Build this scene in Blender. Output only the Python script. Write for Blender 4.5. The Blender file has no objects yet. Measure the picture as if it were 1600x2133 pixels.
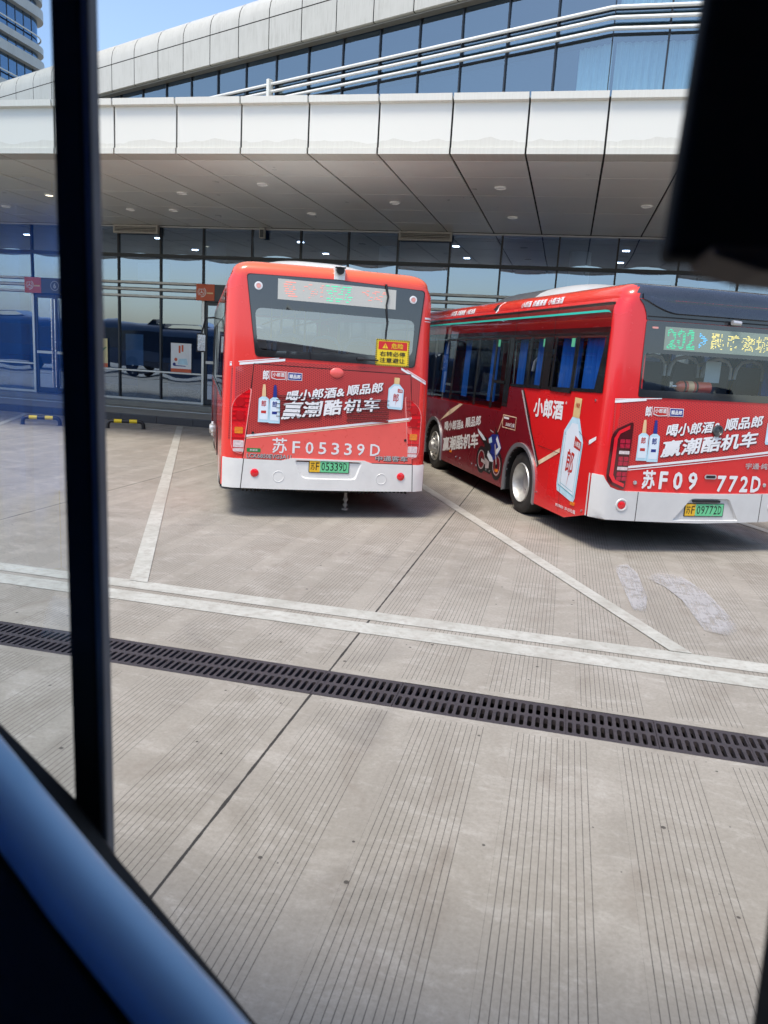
import bpy, bmesh, math, random
from mathutils import Vector, Matrix, geometry
S = bpy.context.scene
C = S.collection
rad = math.radians
random.seed(7)

# ------------------------------------------------------------------ camera
cd = bpy.data.cameras.new('camera'); cam = bpy.data.objects.new('camera', cd); C.objects.link(cam)
R_, U_, F_ = (0.97159, 0.22947, 0.05794), (-0.10076, 0.17951, 0.97858), (-0.21415, 0.95662, -0.19754)
cam.matrix_world = Matrix(((R_[0], U_[0], -F_[0], 0), (R_[1], U_[1], -F_[1], 0), (R_[2], U_[2], -F_[2], 2.0), (0, 0, 0, 1)))
cd.sensor_fit = 'VERTICAL'; cd.sensor_height = 36; cd.sensor_width = 27
cd.lens = 36 * 1606 / 2133
cd.clip_start = 0.02; cd.clip_end = 2000
cd.dof.use_dof = True; cd.dof.focus_distance = 10.5; cd.dof.aperture_fstop = 4.6
S.camera = cam

# ------------------------------------------------------------------ light
SUN_EL, SUN_AZ = rad(66), rad(205)     # azimuth measured clockwise from +Y
w = bpy.data.worlds.new('World'); S.world = w; w.use_nodes = True
nt = w.node_tree; nt.nodes.clear()
out = nt.nodes.new('ShaderNodeOutputWorld'); bg = nt.nodes.new('ShaderNodeBackground'); sky = nt.nodes.new('ShaderNodeTexSky')
sky.sky_type = 'NISHITA'; sky.sun_disc = False; sky.sun_elevation = SUN_EL; sky.sun_rotation = SUN_AZ
sky.air_density = 1.0; sky.dust_density = 1.8; sky.ozone_density = 1.0; sky.altitude = 10
bg.inputs[1].default_value = 0.15
nt.links.new(sky.outputs[0], bg.inputs[0]); nt.links.new(bg.outputs[0], out.inputs[0])
sd = bpy.data.lights.new('sun', 'SUN'); sun = bpy.data.objects.new('sun', sd); C.objects.link(sun)
sd.energy = 1.9; sd.angle = rad(18); sd.color = (1, .925, .80)
dirv = Vector((math.sin(SUN_AZ) * math.cos(SUN_EL), math.cos(SUN_AZ) * math.cos(SUN_EL), math.sin(SUN_EL)))
sun.rotation_euler = dirv.to_track_quat('Z', 'Y').to_euler()
sun.location = (0, -20, 40)
S.view_settings.view_transform = 'Standard'; S.view_settings.look = 'None'
S.view_settings.exposure = 0.90; S.view_settings.gamma = 1
S.render.engine = 'CYCLES'
S.cycles.max_bounces = 10; S.cycles.transparent_max_bounces = 16; S.cycles.glossy_bounces = 5; S.cycles.diffuse_bounces = 4
S.cycles.caustics_reflective = False; S.cycles.caustics_refractive = False

# ------------------------------------------------------------------ materials
def srgb(r, g, b):
    f = lambda c: ((c / 255 + .055) / 1.055) ** 2.4 if c > 10 else c / 255 / 12.92
    return (f(r), f(g), f(b), 1)
class NG:
    def __init__(s, name):
        s.m = bpy.data.materials.new(name); s.m.use_nodes = True; s.t = s.m.node_tree; s.t.nodes.clear()
        s.o = s.n('ShaderNodeOutputMaterial')
    def n(s, t, **k):
        x = s.t.nodes.new(t)
        for a, v in k.items(): setattr(x, a, v)
        return x
    def l(s, a, b): s.t.links.new(a, b)
    def math(s, op, a, b=None, c=None):
        x = s.n('ShaderNodeMath', operation=op)
        for i, v in enumerate((a, b, c)):
            if v is None: continue
            if isinstance(v, (int, float)): x.inputs[i].default_value = v
            else: s.l(v, x.inputs[i])
        return x.outputs[0]
    def mix(s, f, a, b):
        x = s.n('ShaderNodeMix', data_type='RGBA')
        for sock, v in ((x.inputs[0], f), (x.inputs[6], a), (x.inputs[7], b)):
            if isinstance(v, (int, float)): sock.default_value = v
            elif isinstance(v, tuple): sock.default_value = v
            else: s.l(v, sock)
        return x.outputs[2]
    def ramp(s, f, a, b, c0=(0, 0, 0, 1), c1=(1, 1, 1, 1)):
        x = s.n('ShaderNodeValToRGB'); e = x.color_ramp.elements
        e[0].position = a; e[1].position = b; e[0].color = c0; e[1].color = c1
        s.l(f, x.inputs[0]); return x.outputs[0]
    def noise(s, scale, detail=5, rough=.6, vec=None, dist=0):
        x = s.n('ShaderNodeTexNoise'); x.inputs['Scale'].default_value = scale; x.inputs['Detail'].default_value = detail
        x.inputs['Roughness'].default_value = rough; x.inputs['Distortion'].default_value = dist
        if vec is not None: s.l(vec, x.inputs['Vector'])
        return x.outputs[0]
    def coord(s, sc=(1, 1, 1)):
        tc = s.n('ShaderNodeTexCoord'); mp = s.n('ShaderNodeMapping'); s.l(tc.outputs['Object'], mp.inputs[0])
        mp.inputs['Scale'].default_value = sc; return mp.outputs[0]
    def sep(s, v):
        x = s.n('ShaderNodeSeparateXYZ'); s.l(v, x.inputs[0]); return x.outputs
    def prin(s, col, rough=.5, metal=0, spec=.5, coat=0, bump=None, bstr=.2, bdist=.01):
        p = s.n('ShaderNodeBsdfPrincipled')
        for k, v in (('Base Color', col), ('Roughness', rough), ('Metallic', metal), ('Specular IOR Level', spec), ('Coat Weight', coat)):
            if isinstance(v, (int, float, tuple)): p.inputs[k].default_value = v
            else: s.l(v, p.inputs[k])
        p.inputs['Coat Roughness'].default_value = .08
        if bump is not None:
            b = s.n('ShaderNodeBump'); b.inputs['Strength'].default_value = bstr; b.inputs['Distance'].default_value = bdist
            s.l(bump, b.inputs['Height']); s.l(b.outputs[0], p.inputs['Normal'])
        s.l(p.outputs[0], s.o.inputs[0]); return p
def mat(name, col, rough=.5, metal=0, coat=0, var=.12, vs=3.0, spec=.5, bump=0, stretch=(1, 1, 1)):
    g = NG(name); v = g.coord(stretch)
    n1 = g.noise(vs, 6, .65, v)
    dark = tuple(c * (1 - var) for c in col[:3]) + (1,); lite = tuple(min(1, c * (1 + var * .7)) for c in col[:3]) + (1,)
    c = g.mix(g.ramp(n1, .3, .7), dark, lite)
    r = g.math('MULTIPLY_ADD', g.noise(vs * 4, 4, .6, v), .25, max(.02, rough - .1)) if rough > .12 else rough
    g.prin(c, r, metal, spec, coat, n1 if bump else None, bump, .02)
    return g.m
def glass(name, tint, base=.08, k=1.0, gcol=(1, 1, 1, 1), rough=.01, wob=0):
    g = NG(name)
    fr = g.n('ShaderNodeLayerWeight'); fr.inputs[0].default_value = .5
    f = g.math('MINIMUM', g.math('MULTIPLY_ADD', g.math('POWER', fr.outputs['Facing'], 5.0), .96 * k, base + .04), 1.0)
    t = g.n('ShaderNodeBsdfTransparent'); t.inputs[0].default_value = tint
    gl = g.n('ShaderNodeBsdfGlossy'); gl.inputs[0].default_value = gcol; gl.inputs['Roughness'].default_value = rough
    if wob:
        b = g.n('ShaderNodeBump'); b.inputs['Strength'].default_value = 1; b.inputs['Distance'].default_value = wob
        g.l(g.noise(.9, 2, .4, g.coord()), b.inputs['Height']); g.l(b.outputs[0], gl.inputs['Normal'])
    m = g.n('ShaderNodeMixShader'); g.l(f, m.inputs[0]); g.l(t.outputs[0], m.inputs[1]); g.l(gl.outputs[0], m.inputs[2])
    g.l(m.outputs[0], g.o.inputs[0]); return g.m
def emit(name, col, s=1.0, base=(.02, .02, .02, 1)):
    g = NG(name); p = g.prin(base, .4); p.inputs['Emission Color'].default_value = col; p.inputs['Emission Strength'].default_value = s
    return g.m

def concrete_ground():
    g = NG('grooved_concrete'); v = g.coord(); X, Y, Z = g.sep(v)
    big = g.noise(.35, 6, .6, v, .6); mid = g.noise(1.9, 12, .72, g.coord((.8, 1.2, 1)), .5); fine = g.noise(45, 7, .8, v); sm = g.noise(6, 10, .78, g.coord((.5, 1, 1)), .7)
    c = g.mix(g.ramp(big, .35, .65), srgb(139, 134, 124), srgb(157, 152, 142))
    c = g.mix(g.math('MULTIPLY', g.ramp(mid, .50, .60), .42), c, srgb(170, 165, 156))
    c = g.mix(g.math('MULTIPLY', g.ramp(sm, .53, .63), .38), c, srgb(180, 176, 168))
    c = g.mix(g.math('MULTIPLY', g.ramp(g.noise(2.3, 5, .6, g.coord((1, .5, 1)), 1.5), .55, .75), .4), c, srgb(112, 100, 88))
    c = g.mix(g.math('MULTIPLY', g.ramp(fine, .42, .72), .42), c, srgb(104, 97, 88))
    c = g.mix(g.math('MULTIPLY', g.ramp(g.noise(1.0, 8, .7, g.coord((2.6, .22, 1)), .4), .55, .68), .20), c, srgb(96, 90, 82))
    # oil and damp under where vehicles stand
    c = g.mix(g.math('MULTIPLY', g.ramp(g.noise(.8, 4, .6, v, 1), .58, .75), .35), c, srgb(92, 88, 84))
    # slab joints across: X = -1.30 + 4.6 k ; along: drain splits slabs
    xs = g.math('ADD', X, 1.30); sl = g.math('FLOOR', g.math('DIVIDE', xs, 4.6))
    fx = g.math('SUBTRACT', xs, g.math('MULTIPLY', sl, 4.6))
    wob = g.math('MULTIPLY', g.math('SUBTRACT', g.noise(6, 3, .6, v), .5), .012)
    jd = g.math('ABSOLUTE', g.math('ADD', g.math('SUBTRACT', g.math('PINGPONG', g.math('ADD', xs, 0.0), 2.3), 0), wob))
    joint = g.math('LESS_THAN', jd, .0075)
    ys = g.math('ADD', Y, 45.0 - 4.3 - 0.0); 
    north = g.math('GREATER_THAN', Y, 4.3)
    # groove bands
    sh = g.math('ADD', g.math('MULTIPLY', north, .21), g.math('MULTIPLY', sl, .137))
    u = g.math('ADD', g.math('ADD', fx, 28.0 * .557 - 1.202), sh)
    ph = g.math('MODULO', u, .557)
    inb = g.math('MULTIPLY', g.math('LESS_THAN', ph, .3965), g.math('GREATER_THAN', ph, .0))
    wv = g.math('MULTIPLY', g.math('SUBTRACT', g.noise(1.1, 2, .5, v), .5), .004)
    gd = g.math('PINGPONG', g.math('ADD', g.math('ADD', ph, .0008), wv), .01515)
    ln = g.math('LESS_THAN', gd, g.math('MULTIPLY_ADD', g.noise(9, 3, .6, v), .0012, .0008))
    # grooves stop short of drain and slab edges
    nd = g.math('ABSOLUTE', g.math('SUBTRACT', Y, 4.295))
    away = g.math('GREATER_THAN', nd, g.math('MULTIPLY_ADD', g.noise(.9, 1, .5, g.coord((1, 0, 0))), .3, .10))
    ej = g.math('GREATER_THAN', jd, .05)
    gm = g.math('MULTIPLY', g.math('MULTIPLY', inb, ln), g.math('MULTIPLY', away, ej))
    c = g.mix(g.math('MULTIPLY', gm, .84), c, srgb(44, 40, 37))
    c = g.mix(g.math('MULTIPLY', joint, .92), c, srgb(28, 27, 26))
    # pits
    vo = g.n('ShaderNodeTexVoronoi'); vo.inputs['Scale'].default_value = 8; g.l(v, vo.inputs['Vector'])
    sc = g.sep(vo.outputs['Color'])
    pit = g.math('MULTIPLY', g.math('LESS_THAN', vo.outputs['Distance'], g.math('MULTIPLY', sc[0], .095)), g.math('GREATER_THAN', sc[1], .35))
    c = g.mix(g.math('MULTIPLY', pit, .88), c, srgb(60, 56, 52))
    h = g.math('SUBTRACT', g.math('MULTIPLY', fine, .15), g.math('ADD', gm, joint))
    g.prin(c, g.math('MULTIPLY_ADD', fine, .2, .62), 0, .35, 0, h, .35, .006)
    return g.m
def paint_line():
    g = NG('road_paint'); v = g.coord()
    a = g.noise(14, 6, .75, v); b = g.noise(2.2, 5, .7, v, 1)
    c = g.mix(g.ramp(b, .3, .7), srgb(160, 160, 151), srgb(186, 186, 178))
    c = g.mix(g.math('MULTIPLY', g.ramp(a, .48, .66), .6), c, srgb(142, 136, 126))
    c = g.mix(g.math('MULTIPLY', g.ramp(g.noise(.9, 6, .7, v, .5), .52, .62), .45), c, srgb(146, 141, 131))
    g.prin(c, .6, 0, .4, 0, a, .2, .004); return g.m
def hexmat(name, c_in, c_line, k=.0235):
    g = NG(name); X, Y, Z = g.sep(g.coord())
    s = None
    for a in (0, 60, 120):
        u = g.math('ADD', g.math('MULTIPLY', X, math.cos(rad(a)) * 2 * math.pi / k), g.math('MULTIPLY', Z, math.sin(rad(a)) * 2 * math.pi / k))
        q = g.math('COSINE', u); s = q if s is None else g.math('ADD', s, q)
    m = g.ramp(g.math('MULTIPLY_ADD', s, .22, .34), .22, .5)
    n = g.ramp(g.noise(1.3, 3, .5), .3, .7)
    c = g.mix(m, c_line, g.mix(n, c_in, tuple(x * 1.15 for x in c_in[:3]) + (1,)))
    g.prin(c, .3, 0, .5, .5); return g.m
def wrapmat(name, red, orange, z0, z1):
    g = NG(name); X, Y, Z = g.sep(g.coord())
    f = g.math('SMOOTH_MIN', g.math('MAXIMUM', g.math('DIVIDE', g.math('SUBTRACT', Z, z0), z1 - z0), 0), 1.0, .1)
    n = g.noise(2.2, 5, .6, g.coord())
    c = g.mix(g.math('MULTIPLY', n, .16), red, (red[0] * .6, red[1] * .5, red[2] * .5, 1))
    c = g.mix(f, c, orange)
    g.prin(c, g.math('MULTIPLY_ADD', g.noise(9, 3), .12, .2), 0, .5, .6, n, .03, .02); return g.m

M = {}
M['ground'] = concrete_ground(); M['line'] = paint_line()
M['black'] = mat('black_plastic', (.012, .012, .013, 1), .45)
M['seam'] = mat('seam', (.008, .006, .006, 1), .7)
M['rubber'] = mat('rubber', (.025, .024, .023, 1), .75, vs=12, var=.35)
M['castiron'] = mat('cast_iron', srgb(58, 53, 56), .62, 0, var=.3, vs=25, bump=.3)
M['pit'] = mat('drain_pit', (.012, .011, .010, 1), .9)
M['white'] = mat('white_vinyl', (.8, .8, .8, 1), .35, var=.05)
M['bumper1'] = mat('off_white_paint', srgb(226, 226, 222), .3, coat=.4, var=.08)
M['silver'] = mat('silver_paint', srgb(212, 212, 210), .32, .1, .4, var=.06)
M['alu'] = mat('aluminium', srgb(196, 198, 196), .35, .75, var=.08)
M['trim'] = mat('arch_trim', srgb(150, 152, 156), .35, .5)
M['red1'] = wrapmat('red_wrap', (.82, .045, .034, 1), (.80, .16, .035, 1), 2.80, 3.0)
M['coral'] = mat('coral_wrap', (.84, .12, .10, 1), .28, coat=.5, var=.05)
M['red2'] = wrapmat('bright_red_wrap', (.72, .016, .018, 1), (.78, .06, .02, 1), 2.72, 2.95)
M['maroon'] = mat('maroon_wrap', (.19, .008, .016, 1), .28, coat=.6, var=.12, vs=1.2)
M['hex1'] = hexmat('hex_wrap', (.26, .018, .022, 1), (.55, .06, .05, 1))
M['hex2'] = hexmat('hex_wrap_bright', (.34, .012, .018, 1), (.62, .035, .03, 1))
M['frit'] = mat('window_frit', (.018, .018, .019, 1), .07, var=.05, spec=.9, coat=.6)
M['darkgloss'] = mat('dark_gloss', (.016, .018, .024, 1), .12, coat=.8, var=.2)
M['blackpaint'] = mat('black_roof', (.02, .024, .034, 1), .25, coat=1, var=.15)
M['rearglass'] = glass('rear_glass', (.52, .53, .50, 1), .26, 1.3, (1, .96, .88, 1), wob=.001)
M['sideglass'] = glass('tinted_side_glass', (.55, .58, .62, 1), .05, 1.0, wob=.004)
M['lampred'] = mat('lamp_red', (.80, .012, .02, 1), .12, coat=1, var=.35, vs=30, stretch=(1, 1, 4))
M['lampdark'] = mat('lamp_dark', (.075, .008, .012, 1), .1, coat=1)
M['amber'] = mat('lamp_amber', (.85, .24, .02, 1), .15, coat=1, var=.3, vs=30)
M['clearlamp'] = mat('lamp_clear', (.75, .62, .62, 1), .15, coat=1, var=.3, vs=40)
M['pinklamp'] = mat('lamp_pink', (.75, .3, .25, 1), .2, coat=1)
M['led'] = emit('led_panel', srgb(190, 190, 178), .10, (.44, .44, .41, 1))
M['led2'] = emit('led_panel_green', srgb(130, 160, 140), .1, (.22, .26, .23, 1))
M['ledr'] = emit('led_red', (1, .28, .22, 1), .45, (.6, .2, .15, 1)); M['ledg'] = emit('led_green', (.04, .85, .45, 1), .75)
M['ledb'] = emit('led_blue', (.1, .5, 1, 1), 1.1); M['ledy'] = emit('led_yellow', (1, .85, .25, 1), 1.1)
M['yellow'] = mat('sign_yellow', (.85, .62, .02, 1), .4, var=.06)
M['signred'] = mat('sign_red', (.62, .02, .02, 1), .4, var=.06)
M['plateg'] = mat('plate_green', (.16, .62, .30, 1), .4, var=.08); M['platey'] = mat('plate_yellow', (.85, .5, .03, 1), .4)
M['navy'] = mat('navy_print', (.015, .03, .22, 1), .35); M['ice'] = mat('ice_blue_print', (.50, .72, .82, 1), .3, var=.15, vs=9)
M['icew'] = mat('pale_print', (.72, .80, .86, 1), .3, var=.06); M['cream'] = mat('cream_print', (.80, .55, .30, 1), .35, var=.2)
M['goldcap'] = mat('gold_print', (.72, .52, .24, 1), .35, var=.2); M['redprint'] = mat('red_print', (.50, .03, .02, 1), .35)
M['teal'] = mat('teal_strip', (.03, .55, .42, 1), .4); M['flame'] = mat('light_streak', (.85, .62, .42, 1), .3, var=.35, vs=5)
M['chromeletter'] = mat('chrome_letter', (.60, .58, .58, 1), .3, .5)
M['greenbadge'] = mat('green_badge', (.03, .22, .06, 1), .35)
M['curtain'] = mat('blue_curtain', (.02, .20, .75, 1), .85, var=.25, vs=4, stretch=(4, 4, .4))
M['curtain2'] = mat('pale_curtain', srgb(205, 232, 242), .9, var=.2, vs=5, stretch=(6, 6, .3))
M['seat'] = mat('seat_blue', (.18, .40, .75, 1), .6); M['seatgrey'] = mat('seat_grey', (.72, .76, .76, 1), .5); M['seatback'] = mat('seat_dark', (.05, .06, .08, 1), .7)
M['inner'] = mat('bus_lining', (.70, .69, .65, 1), .7); M['innerfloor'] = mat('bus_floor', (.12, .12, .12, 1), .7)
M['steel'] = mat('bright_steel', (.72, .72, .72, 1), .22, .9, var=.1); M['dirtysteel'] = mat('dusty_steel', (.30, .28, .26, 1), .5, .3, var=.4, vs=20)
M['extinguisher'] = mat('extinguisher_red', (.62, .10, .05, 1), .3, coat=.6)
M['facade'] = None

# ------------------------------------------------------------------ mesh helpers
class MB:
    def __init__(s): s.v = []; s.f = []; s.mi = []; s.sm = []
    def add(s, vs, fs, mi=0, sm=False):
        o = len(s.v); s.v += [tuple(v) for v in vs]; s.f += [tuple(i + o for i in f) for f in fs]; s.mi += [mi] * len(fs); s.sm += [sm] * len(fs)
    def box(s, x0, x1, y0, y1, z0, z1, mi=0, T=None):
        vs = [(x, y, z) for x in (x0, x1) for y in (y0, y1) for z in (z0, z1)]
        if T is not None: vs = [T @ Vector(v) for v in vs]
        s.add(vs, [(0, 1, 3, 2), (4, 6, 7, 5), (0, 4, 5, 1), (2, 3, 7, 6), (0, 2, 6, 4), (1, 5, 7, 3)], mi)
    def tube(s, pts, r, n=10, mi=0, caps=True):
        pts = [Vector(p) for p in pts]; rings = []
        rr = r if isinstance(r, (list, tuple)) else [r] * len(pts)
        for i, p in enumerate(pts):
            d = (pts[min(i + 1, len(pts) - 1)] - pts[max(i - 1, 0)]).normalized()
            a = d.orthogonal().normalized() if i == 0 else (pa - d * pa.dot(d)).normalized()
            pa = a; b = d.cross(a)
            rings.append([p + (a * math.cos(2 * math.pi * k / n) + b * math.sin(2 * math.pi * k / n)) * rr[i] for k in range(n)])
        s.loft(rings, mi, closed=True, caps=caps)
    def loft(s, rings, mi=0, closed=True, caps=False, sm=True):
        n = len(rings[0]); vs = [v for r in rings for v in r]; fs = []
        for i in range(len(rings) - 1):
            for k in range(n if closed else n - 1):
                k2 = (k + 1) % n; fs.append((i * n + k, i * n + k2, (i + 1) * n + k2, (i + 1) * n + k))
        o = len(s.f); s.add(vs, fs, mi, sm)
        if caps:
            s.add(rings[0], [tuple(range(n - 1, -1, -1))], mi, False); s.add(rings[-1], [tuple(range(n))], mi, False)
    def lathe(s, prof, n=32, mi=0, T=None):          # prof: (axial x, radius), around local X
        T = T or Matrix()
        s.loft([[T @ Vector((a, r * math.cos(2 * math.pi * k / n), r * math.sin(2 * math.pi * k / n))) for k in range(n)] for a, r in prof], mi)
    def prism(s, poly, f0, f1, mi=0):                # poly 2D list, f0/f1 map (u,v)->3D
        n = len(poly); tr = geometry.tessellate_polygon([[Vector((u, v, 0)) for u, v in poly]])
        a = [f0(*q) for q in poly]; b = [f1(*q) for q in poly]
        s.add(a + b, [tuple(t) for t in tr] + [tuple(i + n for i in reversed(t)) for t in tr] + [(i, (i + 1) % n, (i + 1) % n + n, i + n) for i in range(n)], mi)
    def build(s, name, mats, parent=None, bevel=0, ang=35):
        me = bpy.data.meshes.new(name); me.from_pydata(s.v, [], s.f)
        for m in (mats if isinstance(mats, (list, tuple)) else [mats]): me.materials.append(m)
        me.polygons.foreach_set('material_index', s.mi); me.polygons.foreach_set('use_smooth', s.sm)
        bm = bmesh.new(); bm.from_mesh(me); bmesh.ops.remove_doubles(bm, verts=bm.verts, dist=1e-5); bmesh.ops.recalc_face_normals(bm, faces=bm.faces); bm.to_mesh(me); bm.free()
        if any(s.sm): me.set_sharp_from_angle(angle=rad(ang))
        me.update()
        o = bpy.data.objects.new(name, me); C.objects.link(o)
        if parent: o.parent = parent
        if bevel:
            b = o.modifiers.new('bevel', 'BEVEL'); b.width = bevel; b.segments = 2; b.limit_method = 'ANGLE'; b.angle_limit = rad(40)
        return o
def build_split(mb, name, m, parent, gap=.07, ang=35):
    """one object per spatially separate item"""
    n = len(mb.f); P = list(range(len(mb.v)))
    def find(i):
        while P[i] != i: P[i] = P[P[i]]; i = P[i]
        return i
    for f in mb.f:
        r = find(f[0])
        for i in f[1:]: P[find(i)] = r
    comp = {}
    for k, f in enumerate(mb.f): comp.setdefault(find(f[0]), []).append(k)
    bb = []
    for r, fs in comp.items():
        vs = [mb.v[i] for k in fs for i in mb.f[k]]; bb.append([min(v[j] for v in vs) - gap / 2 for j in range(3)] + [max(v[j] for v in vs) + gap / 2 for j in range(3)] + [fs])
    merged = True
    while merged:
        merged = False; out_ = []
        for q in bb:
            for t in out_:
                if all(q[j] <= t[j + 3] and t[j] <= q[j + 3] for j in range(3)):
                    for j in range(3): t[j] = min(t[j], q[j]); t[j + 3] = max(t[j + 3], q[j + 3])
                    t[6] += q[6]; merged = True; break
            else: out_.append(q)
        bb = out_
    for q in bb:
        b2 = MB(); mp = {}
        for k in q[6]:
            for i in mb.f[k]:
                if i not in mp: mp[i] = len(b2.v); b2.v.append(mb.v[i])
            b2.f.append(tuple(mp[i] for i in mb.f[k])); b2.mi.append(mb.mi[k]); b2.sm.append(mb.sm[k])
        b2.build(name, m, parent, 0, ang)
def tag(o, label=None, cat=None, group=None, kind=None):
    for k, v in (('label', label), ('category', cat), ('group', group), ('kind', kind)):
        if v: o[k] = v
    return o
def thing(name, label, cat, loc=(0, 0, 0), rz=0, group=None):
    o = bpy.data.objects.new(name, None); C.objects.link(o); o.location = loc; o.rotation_euler = (0, 0, rz)
    return tag(o, label, cat, group)
def dup(root, loc, rz, label, group=None):
    r = root.copy(); C.objects.link(r); r.location = loc; r.rotation_euler = (0, 0, rz); r['label'] = label
    if group: r['group'] = group
    for ch in list(root.children):
        c = ch.copy(); C.objects.link(c); c.parent = r
        for gch in ch.children:
            d = gch.copy(); C.objects.link(d); d.parent = c
    return r
def inside(p, poly):
    x, y = p; r = False; j = len(poly) - 1
    for i in range(len(poly)):
        xi, yi = poly[i]; xj, yj = poly[j]
        if (yi > y) != (yj > y) and x < (xj - xi) * (y - yi) / (yj - yi) + xi: r = not r
        j = i
    return r
def tri2d(outer, holes=(), grid=.2):
    pts = [Vector(p) for p in outer]; ed = [(i, (i + 1) % len(outer)) for i in range(len(outer))]
    for h in holes:
        o = len(pts); pts += [Vector(p) for p in h]; ed += [(o + i, o + (i + 1) % len(h)) for i in range(len(h))]
    xs = [p[0] for p in outer]; ys = [p[1] for p in outer]
    nx = max(1, int((max(xs) - min(xs)) / grid)); ny = max(1, int((max(ys) - min(ys)) / grid))
    for i in range(1, nx):
        for j in range(1, ny):
            q = (min(xs) + (max(xs) - min(xs)) * i / nx, min(ys) + (max(ys) - min(ys)) * j / ny)
            if inside(q, outer) and not any(inside(q, h) for h in holes): pts.append(Vector(q))
    vs, _, fs, *_r = geometry.delaunay_2d_cdt(pts, ed, [], 0, 1e-6)
    keep = []
    for f in fs:
        c = (sum(vs[i][0] for i in f) / len(f), sum(vs[i][1] for i in f) / len(f))
        if inside(c, outer) and not any(inside(c, h) for h in holes): keep.append(tuple(f))
    return [tuple(v) for v in vs], keep
def sheet(mb, fmap, outer, off=0, holes=(), grid=.2, mi=0, sm=True):
    if grid < 5:
        grid = min(grid, .09); outer = dens(outer, .09); holes = [dens(h, .09) for h in holes]
    vs, fs = tri2d(outer, holes, grid); mb.add([fmap(v[0], v[1], off) for v in vs], fs, mi, sm)
def rim(mb, fmap, poly, o0, o1, mi=0):              # walls joining two offsets along an outline
    n = len(poly); mb.add([fmap(u, v, o0) for u, v in poly] + [fmap(u, v, o1) for u, v in poly], [(i, (i + 1) % n, (i + 1) % n + n, i + n) for i in range(n)], mi)
def plate(mb, fmap, poly, o0, o1, mi=0, grid=.2): sheet(mb, fmap, poly, o1, (), grid, mi); rim(mb, fmap, dens(poly, .09), o0, o1, mi)
def dens(poly, step=.12):
    o = []
    for i, a in enumerate(poly):
        b = poly[(i + 1) % len(poly)]; L = math.hypot(b[0] - a[0], b[1] - a[1]); k = max(1, int(L / step))
        o += [(a[0] + (b[0] - a[0]) * j / k, a[1] + (b[1] - a[1]) * j / k) for j in range(k)]
    return o
def rrect(x0, x1, y0, y1, r, n=5):
    o = []
    for cx, cy, a0 in ((x1 - r, y1 - r, 0), (x0 + r, y1 - r, 90), (x0 + r, y0 + r, 180), (x1 - r, y0 + r, 270)):
        for k in range(n + 1):
            a = rad(a0 + 90 * k / n); o.append((cx + r * math.cos(a), cy + r * math.sin(a)))
    return o
def circ(cx, cy, r, n=20): return [(cx + r * math.cos(2 * math.pi * k / n), cy + r * math.sin(2 * math.pi * k / n)) for k in range(n)]
def roundpoly(poly, r, n=4):
    o = []; N = len(poly)
    for i in range(N):
        p = Vector(poly[i]); a = Vector(poly[i - 1]) - p; b = Vector(poly[(i + 1) % N]) - p
        ra = min(r, a.length * .45, b.length * .45); A = p + a.normalized() * ra; B = p + b.normalized() * ra
        for k in range(n + 1):
            t = k / n; q = A * (1 - t) ** 2 + p * 2 * t * (1 - t) + B * t * t; o.append((q.x, q.y))
    return o
_tc = {}
def textmesh(s, bold=.0, res=3, space=1.0):
    key = (s, bold, space)
    if key not in _tc:
        cu = bpy.data.curves.new('t', 'FONT'); cu.body = s; cu.offset = bold; cu.resolution_u = res; cu.space_character = space
        o = bpy.data.objects.new('t', cu); C.objects.link(o); dg = bpy.context.evaluated_depsgraph_get()
        me = bpy.data.meshes.new_from_object(o.evaluated_get(dg))
        vs = [(v.co.x, v.co.y) for v in me.vertices]; fs = [tuple(p.vertices) for p in me.polygons]
        bpy.data.objects.remove(o); bpy.data.curves.remove(cu); bpy.data.meshes.remove(me); _tc[key] = (vs, fs)
    return _tc[key]
def text(mb, fmap, s, q, off, bold=.0, mi=0, space=1.0, shear=0):
    """q = bottom-left, top-left, bottom-right, top-right in surface coordinates"""
    vs, fs = textmesh(s, 0, 2, space)
    x0 = min(v[0] for v in vs); x1 = max(v[0] for v in vs); y0 = min(v[1] for v in vs); y1 = max(v[1] for v in vs)
    bl, tl, br, tr = [Vector(p) for p in q]; dirs = [(0, 0)]
    if bold: dirs = [(math.cos(k * math.pi / 4) * bold, math.sin(k * math.pi / 4) * bold) for k in range(8)] + [(0, 0)]
    x0 -= bold; x1 += bold; y0 -= bold; y1 += bold
    for n, (dx, dy) in enumerate(dirs):
        o = []
        for x, y in vs:
            a = (x + dx - x0) / (x1 - x0); b = (y + dy - y0) / (y1 - y0)
            p = bl * (1 - a) * (1 - b) + tl * (1 - a) * b + br * a * (1 - b) + tr * a * b; o.append(fmap(p.x + shear * b, p.y, off + n * .00012))
        mb.add(o, fs, mi)
def quadbox(x0, x1, z0, z1): return [(x0, z0), (x0, z1), (x1, z0), (x1, z1)]

# ------------------------------------------------------------------ ground and markings
g = MB(); g.box
def gsheet(name, poly, z, m, kind='structure'):
    b = MB(); n = len(poly); tr = geometry.tessellate_polygon([[Vector((x, y, 0)) for x, y in poly]])
    b.add([(x, y, z) for x, y in poly], [tuple(t) for t in tr]); o = b.build(name, m); return tag(o, kind=kind)
DR0, DR1 = 4.11, 4.48
for poly in ([(-300, DR1), (300, DR1), (300, 500), (-300, 500)], [(-300, -300), (300, -300), (300, DR0), (-300, DR0)]):
    pass
b = MB()
b.add([(-300, -300, 0), (300, -300, 0), (300, DR0, 0), (-300, DR0, 0), (-300, DR1, 0), (300, DR1, 0), (300, 600, 0), (-300, 600, 0)], [(0, 1, 2, 3), (4, 5, 6, 7)])
ground = tag(b.build('ground', M['ground']), kind='structure')
b = MB(); b.box(-40, 30, DR0 + .001, DR1 - .001, -.36, -.30)
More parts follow.
